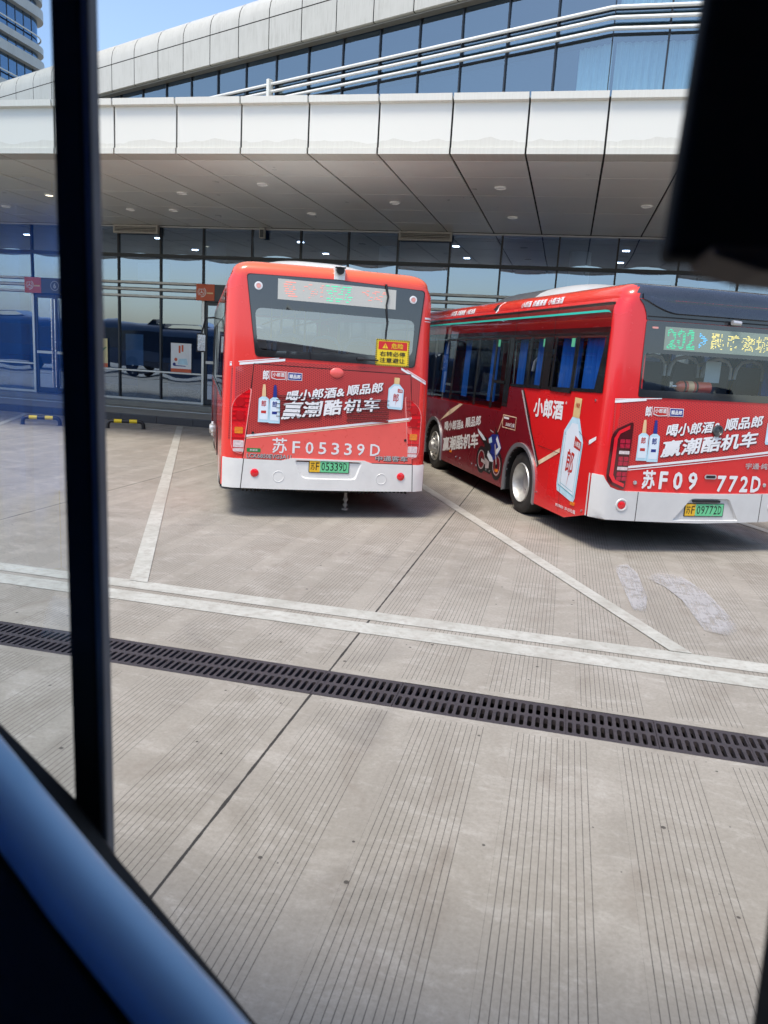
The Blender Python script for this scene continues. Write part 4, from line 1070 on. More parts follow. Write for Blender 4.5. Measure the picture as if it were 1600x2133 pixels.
lamp_rear1(B1, -1); lamp_rear1(B1, 1)
# rear window
wp = roundpoly([(-1.012, 2.828), (.007, 2.838), (1.10, 2.802), (1.02, 1.893), (-.89, 1.915)], .045)
cp = roundpoly([(-.915, 2.462), (.998, 2.448), (.985, 2.018), (-.87, 1.985)], .09, 6)
b = MB(); sheet(b, f, dens(wp, .15), .010, [dens(cp, .12)], .25); rim(b, f, wp, 0, .010); rwf = b.build('rear_window', M['frit'], r1)
b = MB(); sheet(b, f, dens(cp, .12), .009, (), .25); b.build('pane', M['rearglass'], rwf)
b = MB(); rim(b, f, wp, .0, .014); b.loft([[f(x, z, .0125) for x, z in wp], [f(x * 1.008, z + (.006 if z > 2.3 else -.006), .0115) for x, z in wp]], 0, closed=True); b.build('window_seal', M['seam'], rwf)
b = MB(); plate(b, f, [(-.662, 2.803), (.743, 2.785), (.745, 2.560), (-.660, 2.573)], .010, .013); led = b.build('led_display', M['led'], r1)
def dashes(mb, f, x0, x1, z0, z1, n, off, seed, w=.028, h=.009):
    r = random.Random(seed)
    for _ in range(n):
        x = r.uniform(x0, x1 - w); z = z0 + (z1 - z0) * (int(r.random() * 7) + .5) / 7; ww = w * r.uniform(.4, 1.6)
        mb.add([f(x, z, off), f(x + ww, z, off), f(x + ww, z + h, off), f(x, z + h, off)], [(0, 1, 2, 3)])
b = MB(); dashes(b, f, -.60, -.44, 2.60, 2.78, 34, .0145, 1); dashes(b, f, -.38, -.13, 2.60, 2.77, 26, .0145, 2, .02, .006); dashes(b, f, .32, .62, 2.63, 2.75, 22, .0145, 3, .03, .007); b.build('red_characters', M['ledr'], led)
b = MB(); dashes(b, f, -.11, .20, 2.58, 2.775, 60, .0145, 4); b.build('green_characters', M['ledg'], led)
for x, z in ((-.881, 2.705), (.962, 2.69)):
    b = MB(); b.loft([[f(x + r * math.cos(t), z + r * math.sin(t), o) for t in [2 * math.pi * k / 20 for k in range(20)]] for r, o in ((.047, .010), (.045, .022), (.033, .024), (.030, .018), (.001, .020))], 0, closed=True); q = b.build('marker_lamp', M['white'], r1)
    b = MB(); sheet(b, f, circ(x, z, .026, 14), .025); b.build('lens', M['pinklamp'], q)
b = MB(); pts = [(.612, 2.84), (.622, 2.78), (.645, 2.70), (.628, 2.60), (.640, 2.50), (.655, 2.40), (.645, 2.30), (.642, 2.21)]
b.tube([f(x, z, .022) for x, z in pts], [.014, .016, .013, .011, .011, .011, .009, .008], 8); b.build('cable', M['black'], r1)
b = MB(); b.tube([f(.30, 1.955, .03), f(.38, 1.955, .03)], .018, 10); b.tube([f(.38, 1.955, .03), f(.56, 1.95, .03)], .010, 8); b.tube([f(-.27, 2.03, .02), f(-.268, 1.92, .02)], .006, 6); b.build('wiper', M['black'], r1)
b = MB(); plate(b, f, [(-.02, 2.985), (.11, 2.985), (.11, 2.835), (-.02, 2.84)], -.02, .006) if False else None
b = MB(); b.box(-.015, .115, -.012, .09, 2.842, 3.00, 0, Matrix.Translation((0, .085, 0))); b.build('camera_bracket', M['bumper1'], r1, bevel=.006)
b = MB(); b.tube([(.05, .115, 2.955), (.05, .02, 2.945)], .045, 14); b.box(-.01, .11, .0, .07, 2.972, 2.985); b.build('rear_camera', M['black'], r1, bevel=.004)
# warning sticker
sx0, sx1, sz0, sz1 = .527, .948, 1.893, 2.206
b = MB(); plate(b, f, [(sx0, sz0), (sx1, sz0), (sx1, sz1), (sx0, sz1)], .010, .0125); stk = b.build('warning_sticker', M['yellow'], r1); stk['label'] = 'yellow and red warning sticker on the rear glass'
b = MB(); 
per = []
def stripes_edge(mb, f, x0, x1, z0, z1, w, off, step=.024):
    k = 0; x = x0
    while x < x1 - step:
        for zz_ in (z0, z1 - w): mb.add([f(x, zz_, off), f(x + step * .5, zz_, off), f(min(x1, x + step * .9), zz_ + w, off), f(x + step * .4, zz_ + w, off)], [(0, 1, 2, 3)])
        x += step
    z = z0
    while z < z1 - step:
        for xx in (x0, x1 - w): mb.add([f(xx, z, off), f(xx + w, z + step * .4, off), f(xx + w, min(z1, z + step * .9), off), f(xx, z + step * .5, off)], [(0, 1, 2, 3)])
        z += step
stripes_edge(b, f, sx0, sx1, sz0, sz1, .018, .0135)
text(b, f, '右转必停', quadbox(sx0 + .05, sx1 - .05, 2.005, 2.065), .0145, .015); text(b, f, '注意避让', quadbox(sx0 + .05, sx1 - .05, 1.930, 1.990), .0145, .015); b.build('black_print', M['black'], stk)
b = MB(); sheet(b, f, [(sx0 + .03, 2.085), (sx1 - .03, 2.085), (sx1 - .03, sz1 - .025), (sx0 + .03, sz1 - .025)], .0138); b.build('red_field', M['signred'], stk)
b = MB(); text(b, f, '危险', quadbox(sx0 + .19, sx1 - .08, 2.10, 2.165), .0152, .015); sheet(b, f, [(sx0 + .08, 2.10), (sx0 + .15, 2.10), (sx0 + .115, 2.16)], .0148); b.build('yellow_print', M['yellow'], stk)
b = MB(); text(b, f, '!', quadbox(sx0 + .110, sx0 + .120, 2.108, 2.145), .016, .015); b.build('black_print', M['signred'], stk)
# roof pod
b = MB(); rg = []
for t in [k / 10 for k in range(11)]:
    y = .55 + 3.2 * t; e = max(0.02, min(1, math.sin(math.pi * min(.5, t * 2.2)))) if t < .5 else max(.02, min(1, math.sin(math.pi * min(.5, (1 - t) * 2.2))))
    rg.append([Vector((x * (.75 + .1 * e) - .08, y, 2.99 + (.15 * e) * (1 - abs(x) ** 3.0))) for x in [-1 + 2 * k / 14 for k in range(15)]])
b.loft(rg, 0, closed=False); b.add(rg[0], [tuple(range(15))]); b.build('roof_pod', M['bumper1'], r1, ang=50)
# side windows (dark band), mirrors
for s in (-1, 1):
    m = lambda y, z, o=0, s=s: B1['side'](y, z, o, s)
    b = MB(); sheet(b, m, dens(rrect(.48, 8.28, 1.38, 2.68, .10), .3), .006, (), .35); sw = b.build('side_window', M['sideglass'], r1)
    b = MB()
    for y in (1.6, 2.9, 4.2, 5.5, 6.8):
        sheet(b, m, [(y - .05, 1.39), (y + .05, 1.39), (y + .05, 2.67), (y - .05, 2.67)], .009); 
    strip(b, m, .5, 1.385, 8.25, 1.385, .06, .010, 6); strip(b, m, .5, 2.36, 8.25, 2.36, .31, .010, 6)
    b.build('window_frame', M['frit'], sw)
    b = MB(); sheet(b, m, dens([(.45, .40), (1.7, .40), (1.7, 1.30), (.45, 1.34)], .3) if False else [(2.9, .42), (5.7, .42), (5.7, 1.34), (2.9, 1.34)], .004, (), .3); sheet(b, m, [(7.0, .42), (8.3, .42), (8.3, 1.34), (7.0, 1.34)], .004, (), .3); b.build('maroon_print', M['maroon'], r1)
    b = MB(); T = Matrix.Translation((s * 1.50, 8.35, 2.05)); b.box(-.10, .10, -.05, .05, -.20, .20, 0, T); b.tube([(s * 1.22, 8.4, 2.6), (s * 1.42, 8.42, 2.58), (s * 1.50, 8.37, 2.24)], .02, 8); mi = b.build('side_mirror', M['black'], r1, bevel=.03)
    b = MB(); b.box(s * 1.5 - .08, s * 1.5 + .08, 8.293, 8.297, 1.88, 2.22); b.build('mirror_glass', M['steel'], mi)
fr1 = MB(); sheet(fr1, lambda x, z, o=0: Vector((x, 8.5 - .10 * (abs(x) / 1.2) ** 2 + .01, z)), rrect(-1.08, 1.08, 1.1, 2.74, .14), 0, (), .3); fr1.build('windscreen', M['sideglass'], r1)
b = MB(); b.tube([(.31, .35, .42), (.31, .33, .30), (.315, .33, .06)], [.018, .02, .016], 8)
for z, r in ((.30, .03), (.22, .022), (.19, .034), (.12, .03), (.065, .042)): b.tube([(.312, .333, z + .014), (.312, .333, z - .014)], r, 12)
b.build('towing_chain', M['dirtysteel'], r1)
b = MB(); 
for x in [-1.0 + .05 * k for k in range(42)]: b.box(x, x + .025, .2, .24, .30 + .01 * math.sin(x * 9), .365)
b.build('lower_brush', M['rubber'], r1)

# ---------------- right bus
M['sensor'] = mat('sensor_grey', (.10, .10, .10, 1), .3, .4)
M['glasspod'] = mat('grey_pod', (.10, .11, .12, 1), .35, coat=.4)
side_out = [(.15, 1.735), (.30, 1.735), (1.53, 1.712), (2.80, 1.69), (2.96, 1.58), (3.07, 1.335), (8.6, 1.28), (8.6, 2.66), (.36, 2.66), (.20, 2.60), (.13, 2.48)]
side_out = [(max(y, .30), z) for y, z in side_out]
B2 = build_bus(dict(n=2, label='red city bus with silver bumper and number 09772D, its curtained left side in view', loc=(1.585, 9.164, 0), L=8.9, W=2.5, zb=.24, zbr=.40, capx=1.02, zt=2.76, ztop=2.96, roofin=.22, split=62, roofmat=M['blackpaint'],
    mat=M['red2'], rearwin=roundpoly([(-.85, 2.50), (.85, 2.50), (.86, 1.76), (-.86, 1.76)], .05), sidewin=[[(.34, 1.76), (2.82, 1.73), (3.10, 1.36), (8.5, 1.32), (8.5, 2.34), (.34, 2.34)]], wr=.42, axles=(2.20, 6.27), archtrim=True, seatcol=M['seatgrey']))
r2 = B2['root']; f = B2['rear']; sl = lambda y, z, o=0: B2['side'](y, z, o, -1); hw2 = B2['hw']
b = MB(); sheet(b, f, dens([(-1.15, 1.68), (-.72, 1.705), (.72, 1.705), (1.15, 1.68), (1.15, 1.30), (1.13, 1.215), (-.935, .955), (-1.15, .92)], .2), .003, (), .2); b.build('honeycomb_print', M['hex2'], r2)
b = MB(); strip(b, f, -.935, .955, 1.12, 1.205, .026, .008); strip(b, f, -.935, .932, 1.12, 1.180, .009, .008)
strip(b, f, -1.15, 1.655, -.80, 1.695, .028, .008, 4); strip(b, f, -1.15, 1.69, -.62, 1.722, .010, .008, 4); b.build('white_stripe', M['white'], r2)
# rear glass
wp = roundpoly([(-.885, 2.538), (.885, 2.538), (.90, 1.732), (-.90, 1.732)], .03)
cp = [(-.87, 2.20), (.87, 2.20), (.885, 1.81), (-.885, 1.81)]
b = MB(); sheet(b, f, dens(wp, .15), .010, [dens(roundpoly(cp, .04), .12)], .25); rim(b, f, wp, 0, .010); rw = b.build('rear_window', M['frit'], r2)
b = MB(); sheet(b, f, dens(roundpoly(cp, .04), .12), .009, (), .25); b.build('pane', M['rearglass2'] if 'rearglass2' in M else M.setdefault('rearglass2', glass('rear_glass_right', (.86, .90, .90, 1), .02, 1.2, wob=.003)), rw)
b = MB(); plate(b, f, [(-.662, 2.486), (.662, 2.486), (.662, 2.243), (-.662, 2.243)], .010, .013); led = b.build('led_display', M['led2'], r2)
def dotted(mb, f, s, q, off, cell=.016, seed=3):
    """LED text: the strokes broken into short dashes"""
    vs, fs = textmesh(s, .03); x0 = min(v[0] for v in vs); x1 = max(v[0] for v in vs); y0 = min(v[1] for v in vs); y1 = max(v[1] for v in vs)
    (ax, az), (bx, bz) = q; r = random.Random(seed); nx, nz = int((bx - ax) / cell), int((bz - az) / cell)
    for i in range(nx):
        for j in range(nz):
            px = x0 + (x1 - x0) * (i + .5) / nx; py = y0 + (y1 - y0) * (j + .5) / nz
            hit = False
            for t in fs:
                P = [vs[k] for k in t]
                if min(p[0] for p in P) <= px <= max(p[0] for p in P) and min(p[1] for p in P) <= py <= max(p[1] for p in P) and inside((px, py), P): hit = True; break
            if hit and r.random() < .82:
                x = ax + (bx - ax) * i / nx + .05 * (j / nz - .5) * 0; z = az + (bz - az) * j / nz
                mb.add([f(x, z, off), f(x + cell * .95, z + .002, off), f(x + cell * .95, z + cell * .5, off), f(x, z + cell * .45, off)], [(0, 1, 2, 3)])
b = MB(); dotted(b, f, '202', ((-.63, 2.262), (-.30, 2.472)), .0145); b.build('green_characters', M['ledg'], led)
b = MB(); dotted(b, f, '>', ((-.25, 2.29), (-.15, 2.45)), .0145); b.build('blue_characters', M['ledb'], led)
for i_, ch_ in enumerate('融路宏城'):
    b = MB(); dotted(b, f, ch_, ((-.10 + .19 * i_, 2.285), (.07 + .19 * i_, 2.455)), .0145, .0125, 3 + i_); b.build('yellow_character', M['ledy'], led)
b = MB(); plate(b, f, rrect(-.815, -.745, 2.458, 2.478, .009), .010, .014); b.build('marker_lamp', M['pinklamp'], r2)
# dark cap above the glass
b = MB(); capb = [(-.885, 2.545), (-.90, 2.62), (-.935, 2.70), (-.985, 2.755), (.985, 2.755), (.935, 2.70), (.90, 2.62), (.885, 2.545)]
plate(b, f, dens(capb, .15), .0, .010); b.build('rear_cap', M['darkgloss'], r2)
b = MB()      # rounded spoiler lip above
def lipx(x): return 2.615 + .13 * min(1, max(0, (abs(x) - .55) / .38)) ** 1.6
xs = [-.95 + 1.9 * k / 40 for k in range(41)]
rg = []
for x in xs:
    z0 = lipx(x); base = f(x, z0, .012); y0 = f(x, 2.75, 0).y
    e = 1 - (abs(x) / .97) ** 6
    rg.append([f(x, z0, .010), Vector((x, base.y - .012 - .012 * e, z0 + .012)), Vector((x, y0 - .035 * e + .0, z0 + .07)), Vector((x, y0 + .02, 2.80)), Vector((x, y0 + .12, 2.875)), Vector((x, y0 + .30, 2.945 if abs(x) < .8 else 2.90)), Vector((x, y0 + .6, 2.968 - .05 * (abs(x)) ** 2))])
b.loft(rg, 0, closed=False); b.build('spoiler', M['blackpaint'], r2, ang=45)
b = MB(); strip(b, f, -.88, 2.575, .88, 2.575, .012, .014, 10); b.build('cap_seam', M['seam'], r2)
b = MB(); b.tube([f(.10, 2.575, .06), f(.20, 2.572, .07)], [.028, .024], 12); b.tube([f(.15, 2.59, .01), f(.15, 2.58, .05)], .012, 8); b.build('rear_camera', M['chromeletter'], r2)
# red hoop creases
mb = {'white': MB(), 'shadowp': MB()}
for key, o, dx, dz_ in (('shadowp', .0075, .008, -.008), ('white', .010, 0, 0)):
    q = lambda L: [(x + dx, z + dz_) for x, z in L]
    text(mb[key], f, '喝小郎酒&', q([(-.535, 1.310), (-.515, 1.455), (.130, 1.395), (.150, 1.520)]), o, .028)
    text(mb[key], f, '顺品郎', q([(.185, 1.405), (.200, 1.545), (.675, 1.465), (.695, 1.600)]), o, .028)
    text(mb[key], f, '赢潮酷机车', q([(-.575, 1.085), (-.550, 1.270), (.625, 1.245), (.655, 1.425)]), o, .03)
for i, ch in enumerate('苏F09'):
    x = (-.750, -.545, -.375, -.190)[i]; text(mb['white'], f, ch, quadbox(x, x + (.155, .10, .115, .115)[i], .735, .935 if i else .945), .010, .03)
for i, ch in enumerate('772D'):
    x = .185 + i * .152; text(mb['white'], f, ch, quadbox(x, x + .112 + (.02 if i == 3 else 0), .718, .905), .010, .03)
text(mb['white'], f, '郎', quadbox(-.800, -.730, 1.525, 1.640), .0085, .03)
logo_boxes(mb, f, -.703, 1.540, .0085)
bottle_square(mb, f, -.793, 1.045, .445, .010, 'cream', 'ice', 'redprint'); bottle_square(mb, f, -.662, 1.035, .455, .010, 'navy', 'ice', 'navyprint')
bottle_flask(mb, f, lambda u, v: (.745 + .21 * u + .012 * v, 1.27 + .38 * v), .010, False)
decals(r2, mb, 'rear_print', {'white': 'lettering', 'shadowp': 'letter_shadow'})
b = MB(); text(b, f, '宇通·纯电动', quadbox(.53, 1.02, .985, 1.055), .010, .02); build_split(b, 'model_lettering', M['chromeletter'], r2, .01)
b = MB(); b.loft([[f(.10 + r * math.cos(t), 1.405 + r * math.sin(t), o) for t in [2 * math.pi * k / 24 for k in range(24)]] for r, o in ((.065, .010), (.062, .03), (.052, .032), (.045, .022), (.035, .024), (.030, .016), (.018, .018), (.001, .02))], 0, closed=True); b.build('parking_sensor', M['sensor'], r2)
b = MB(); plate(b, f, rrect(.012, .168, .862, .912, .024), .010, .013); h_ = b.build('door_handle', M['chromeletter'], r2); b = MB(); plate(b, f, rrect(.03, .15, .872, .902, .012), .013, .0145); b.build('handle_recess', M['black'], h_)
b = MB()
for x in (-.83, .83): b.loft([[f(x + r * math.cos(t), .80 + r * math.sin(t), o) for t in [2 * math.pi * k / 14 for k in range(14)]] for r, o in ((.024, .004), (.022, .012), (.008, .014), (.001, .010))], 0, closed=True)
build_split(b, 'key_lock', M['steel'], r2)
# bumper
def bump2():
    b = MB(); top = [(-1.249, .870), (-1.19, .866), (-1.168, .82), (-1.12, .745), (-1.03, .712), (-.95, .703), (0, .692), (.95, .703), (1.03, .712), (1.12, .745), (1.168, .82), (1.19, .866), (1.249, .870)]
    bot = [(1.249, .385), (.8, .372), (0, .356), (-.8, .372), (-1.249, .385)]
    P = dens(top + bot, .1); rec = roundpoly([(-.13, .640), (.36, .640), (.52, .385), (-.34, .385)], .03)
    sheet(b, f, P, .030, [rec], .06); rim(b, f, P, -.02, .030)
    inn = [(.10 + (x - .10) * .94, .51 + (z - .51) * .93) for x, z in rec]
    b.loft([[f(x, z, .030) for x, z in rec], [f(x, z, .004) for x, z in inn]], 0, closed=True); sheet(b, f, inn, .004)
    e = .05 + .15
    for s in (-1, 1):
        m = lambda y, z, o=0, s=s: B2['side'](y, z, o, s)
        sheet(b, m, [(e + .001, .385), (e + .03, .385), (e + .03, .60), (e + .03, .868), (e + .001, .868)], .030, (), .15)
    return b.build('bumper', M['silver'], r2, ang=40)
bump2()
b = MB(); 
for x in (-.795, .795): b.loft([[f(x, .372 + .33 * t, .0315), f(x + .008, .372 + .33 * t, .0315)] for t in (0, .5, 1)], 0, closed=False)
build_split(b, 'bumper_seam', M['seam'], r2)
for x in (-.972, .972):
    b = MB(); ci = lambda r, o: [f(x + r * math.cos(t), .550 + r * math.sin(t), o) for t in [2 * math.pi * k / 20 for k in range(20)]]
    b.loft([ci(.072, .030), ci(.066, .040), ci(.054, .040), ci(.046, .026)], 0, closed=True); q = b.build('reflector', M['silver'], r2)
    b = MB(); b.loft([ci(.046, .029), ci(.044, .036), ci(.030, .040), ci(.001, .042)], 0, closed=True); b.build('lens', M['lampred'], q)
number_plate(r2, f, -.178, .312, .440, .575, .006, '苏F', '09772D')
b = MB(); plate(b, f, rrect(-.10, .25, .596, .622, .01), .004, .03); b.build('plate_light', M['black'], r2)
# tail lamps
for s in (-1, 1):
    mir = lambda L: [(x * -s, z) for x, z in L]
    P = roundpoly(mir([(-.925, 1.468), (-1.125, 1.375), (-1.158, 1.285), (-1.168, .866), (-1.150, .80), (-1.09, .760), (-.952, .715)]), .04)
    b = MB(); plate(b, f, dens(P, .1), .0, .016); tl = b.build('tail_lamp', M['lampdark'], r2)
    Q = mir([(-.965, 1.425), (-1.09, 1.36), (-1.130, 1.28), (-1.142, .87), (-1.10, .80), (-.965, .745), (-.965, .785), (-1.07, .825), (-1.102, .88), (-1.095, 1.27), (-1.07, 1.33), (-.965, 1.385)])
    b = MB(); sheet(b, f, dens(Q, .08), .0185, (), .1); b.build('light_guide', M['lampred2'] if 'lampred2' in M else M.setdefault('lampred2', mat('lamp_bright_red', (.80, .015, .03, 1), .15, coat=1)), tl)
    b = MB(); w_ = MB()
    for zc in (1.225, 1.035, .868):
        for i in (0, 1):
            for j in (0, 1):
                x0 = -1.063 + .062 * i; z0 = zc - .05 + .052 * j; sheet(b, f, mir(rrect(x0, x0 + .054, z0, z0 + .045, .006)), .0185)
    for zc in (1.128, .952): sheet(w_, f, mir(rrect(-1.065, -.945, zc - .018, zc + .018, .004)), .0185)
    build_split(b, 'lamp_cell', M['lampred3'] if 'lampred3' in M else M.setdefault('lampred3', mat('lamp_cell_red', (.45, .01, .04, 1), .2, coat=1, var=.4, vs=40)), tl, .02); w_.build('reverse_lens', M['clearlamp'], tl)
# --- left side graphics
m = sl
b = MB()
hol = [(2.2 + .52 * math.cos(a), .42 + .52 * math.sin(a)) for a in [math.pi * k / 14 for k in range(15)]]
mar = [(2.36, 1.70), (2.05, 1.36), (1.66, .74 + .0)] + [(2.2 + .555 * math.cos(a), .42 + .555 * math.sin(a)) for a in [math.pi - .62 - (math.pi - .62) * k / 12 for k in range(13)]][1:] + [(2.755, .245), (5.72, .245)] + [(6.27 - .555 * math.cos(a), .42 + .555 * math.sin(a)) for a in [math.pi * k / 12 for k in range(13)]] + [(6.83, .245), (8.75, .245), (8.75, 1.27), (3.07, 1.325), (2.95, 1.57), (2.80, 1.68)]
sheet(b, m, dens(mar, .3), .003, (), .3); b.build('maroon_print', M['maroon'], r2)
mb = {'white': MB(), 'seam': MB(), 'flame': MB(), 'silverp': MB()}
M['silverp'] = mat('grey_print', (.45, .40, .40, 1), .35)
sd_ = lambda key, L, o: sheet(mb[key], m, L, o, (), .4)
sd_('silverp', [(2.42, 1.66), (2.34, 1.66), (1.63, .74), (1.66, .72)], .005); sd_('seam', [(2.36, 1.66), (2.32, 1.66), (1.60, .76), (1.63, .73)], .0065)
sd_('flame', [(1.68, .78), (1.68, .72), (1.05, .985), (1.05, 1.04)], .005); sd_('white', [(.36, 1.16), (.36, 1.215), (.21, 1.275), (.21, 1.235)], .005)
sd_('flame', [(5.95, .92), (5.4, 1.16), (4.9, 1.30), (4.75, 1.30), (5.3, 1.10)], .0055)
text(mb['white'], m, '小郎酒', [(1.93, 1.345), (1.945, 1.590), (1.085, 1.370), (1.105, 1.605)], .006, .035)
text(mb['white'], m, '®', quadbox(1.055, 1.02, 1.565, 1.60), .006, .01)
text(mb['white'], m, '喝小郎酒&', [(5.63, .760), (5.64, .935), (4.62, .900), (4.63, 1.065)], .006, .03); text(mb['white'], m, '顺品郎', [(4.53, .925), (4.54, 1.100), (3.83, 1.040), (3.84, 1.195)], .006, .03)
text(mb['white'], m, '赢潮酷机车', [(5.66, .400), (5.66, .645), (3.87, .685), (3.88, .935)], .006, .034)
text(mb['white'], m, '建议零售价', quadbox(1.02, .80, .335, .372), .006, .01); text(mb['white'], m, '20-25元/瓶', quadbox(.77, .50, .335, .380), .006, .012)
# notice box
for L in ([(2.95, 1.285), (2.46, 1.285), (2.46, 1.272), (2.95, 1.272)], [(2.95, 1.112), (2.46, 1.112), (2.46, 1.10), (2.95, 1.10)], [(2.95, 1.285), (2.935, 1.285), (2.935, 1.10), (2.95, 1.10)], [(2.475, 1.285), (2.46, 1.285), (2.46, 1.10), (2.475, 1.10)], [(3.10, 1.02), (2.95, 1.24), (2.95, 1.21), (3.10, 1.0)]): sd_('flame', L, .0062)
sd_('white', [(2.91, 1.23), (2.72, 1.23), (2.72, 1.258), (2.91, 1.258)], .0064); text(mb['white'], m, '26800元/辆', quadbox(2.82, 2.50, 1.13, 1.19), .0064, .015)
# motorcycle print: fairing, seat, tank, wheels (a picture on the panel)
mb['navy'] = MB(); mb['icew'] = MB(); mb['black'] = MB(); mb['ice'] = MB()
def wh(cy, cz, r, key='black'):
    P = circ(cy, cz, r, 22); H = circ(cy, cz, r * .74, 22); sheet(mb[key], m, P, .0058, [H], 9); sheet(mb[key], m, circ(cy, cz, r * .22, 10), .0058)
wh(3.68, .53, .21, 'black'); wh(3.04, .53, .22, 'black')
for cy in (3.68, 3.04): sheet(mb['silverp'], m, circ(cy, .53, .150, 20), .0060, [circ(cy, .53, .132, 20)], 9)
sd_('black', [(3.60, .82), (3.20, .80), (3.16, .46), (3.28, .36), (3.56, .38)], .0056); sd_('black', [(3.84, .93), (3.50, .88), (3.46, .78), (3.62, .78), (3.80, .86)], .0058)
sd_('navy', [(3.46, .88), (3.30, .96), (3.06, .98), (2.90, .80), (3.06, .64), (3.24, .56), (3.36, .62), (3.30, .76)], .0064)
sd_('icew', [(3.10, .96), (2.92, .80), (3.06, .68), (3.14, .74), (3.02, .80), (3.14, .90)], .0068); sd_('icew', [(3.42, .70), (3.22, .62), (3.18, .56), (3.32, .55), (3.44, .62)], .0068); sd_('ice', [(3.44, .87), (3.32, .92), (3.28, .84), (3.40, .81)], .0070)
sd_('icew', [(3.94, .98), (3.66, .90), (3.54, .84), (3.66, .83), (3.90, .92)], .0066)
sd_('silverp', [(3.68, .55), (3.44, .52), (3.44, .47), (3.68, .50)], .0062); sd_('silverp', [(3.52, .58), (3.34, .54), (3.34, .44), (3.48, .42)], .0062); sd_('silverp', [(3.18, .82), (3.06, .53), (3.03, .55), (3.14, .84)], .0074)
sd_('seam', [(3.20, 1.08), (3.06, .98), (3.18, .96)], .0062); sd_('silverp', [(3.26, 1.00), (3.40, 1.02), (3.40, 1.005), (3.26, .98)], .0074)
bottle_flask(mb, m, lambda u, v: ((1.055 - .50 * u - .12 * (v - .5) * -1 * 0 - .0 + (-.10 * v if v < .65 else -.065) * (1) + (.0 if v < .8 else -.0)), .535 + 1.135 * v * 1.0 - (.09 * u if v < .7 else .02 * u)), .006, True)
M['trimline'] = mat('blue_line_print', (.12, .42, .50, 1), .3)
decals(r2, mb, 'side_print', {'white': 'lettering'})
# side glazing
go = [(.13, 2.48), (.15, 1.745), (.92, 1.735), (1.52, 1.712), (2.815, 1.69), (2.975, 1.55), (3.068, 1.335), (8.70, 1.285), (8.70, 2.728), (.34, 2.728), (.20, 2.68), (.14, 2.60)]
go = [(max(.215, y), z) for y, z in go]
for s in (-1, 1):
    ms = lambda y, z, o=0, s=s: B2['side'](y, z, o, s)
    b = MB(); sheet(b, ms, dens(go, .25), .006, (), .35); sw = b.build('side_window', M['sideglass'], r2)
    b = MB(); strip(b, ms, .23, 2.345, 8.68, 2.345, .375, .0075, 8)
    sheet(b, ms, [(.215, 1.75), (.42, 1.75), (.30, 2.36), (.215, 2.36)], .0075)
    sheet(b, ms, [(.215, 1.745), (1.53, 1.713), (2.82, 1.69), (2.82, 1.73), (1.5, 1.75), (.215, 1.785)], .0076)
    for y0, y1, zb_ in ((.90, 1.0, 1.73), (1.50, 1.56, 1.72), (1.60, 1.86, 1.72), (2.20, 2.30, 1.70), (2.86, 3.06, 1.40), (3.46, 3.56, 1.34), (4.20, 4.30, 1.33), (5.4, 5.5, 1.33), (6.5, 6.62, 1.32), (7.6, 7.7, 1.31)):
        sheet(b, ms, [(y0, zb_), (y1, zb_), (y1, 2.36), (y0, 2.36)], .0077)
    b.build('window_frame', M['frit'], sw)
    b = MB()
    for y0, y1, z0 in ((.955, 1.515, 1.70), (1.81, 2.25, 1.705), (3.02, 3.50, 1.71)):
        for q in ([(y0, z0), (y1, z0), (y1, z0 + .045), (y0, z0 + .045)], [(y0, z0), (y0 + .03, z0), (y0 + .03, 2.35), (y0, 2.35)], [(y1 - .03, z0), (y1, z0), (y1, 2.35), (y1 - .03, 2.35)]): plate(b, ms, q, .007, .016)
    b.build('sliding_frame', M['frit'], sw)
    b = MB(); strip(b, ms, .42, 2.614, 8.6, 2.614, .026, .010, 8); b.add([ms(.42, 2.614, .010), ms(.42, 2.640, .010), ms(.33, 2.632, .010), ms(.27, 2.600, .010), ms(.33, 2.612, .010)], [(0, 1, 2, 3, 4)]); b.build('teal_strip', M['teal'], sw)
    b = MB()
    for y, z in ((.99 + .09, 2.29), (1.87, 2.29), (3.44, 2.29)): sheet(b, ms, [(y - .06, z - .05), (y + .03, z - .05), (y + .03, z + .05), (y - .06, z + .05)], .009)
    build_split(b, 'exit_sticker', M['teal2'] if 'teal2' in M else M.setdefault('teal2', mat('exit_green', (.10, .45, .25, 1), .5)), sw)
    b = MB()
    for y, z, q in ((1.62, 2.33, 0), (2.87, 2.33, 0), (4.2, 2.33, 0), (6.5, 2.33, 0)): sheet(b, ms, [(y, 2.33), (y + .008, 2.33), (y + .008, 2.725), (y, 2.725)], .0095)
    build_split(b, 'glass_joint', M['seam'], sw)
    # curtains
    for y0, y1 in ((.36, .90), (1.0, 1.52), (1.86, 2.22), (2.60, 2.84), (3.62, 3.95), (4.9, 5.2), (6.1, 6.4)):
        b = MB(); n = int((y1 - y0) / .018); vs = []
        for i in range(n + 1):
            y = y0 + (y1 - y0) * i / n; o = -.09 + .018 * math.sin(i * 1.05) + .008 * math.sin(i * .31)
            vs += [ms(y, 1.42 if y > 3.2 else 1.70, o), ms(y, 2.40, o)]
        b.add(vs, [(2 * i, 2 * i + 2, 2 * i + 3, 2 * i + 1) for i in range(n)], 0, True); b.build('curtain', M['curtain'], r2)
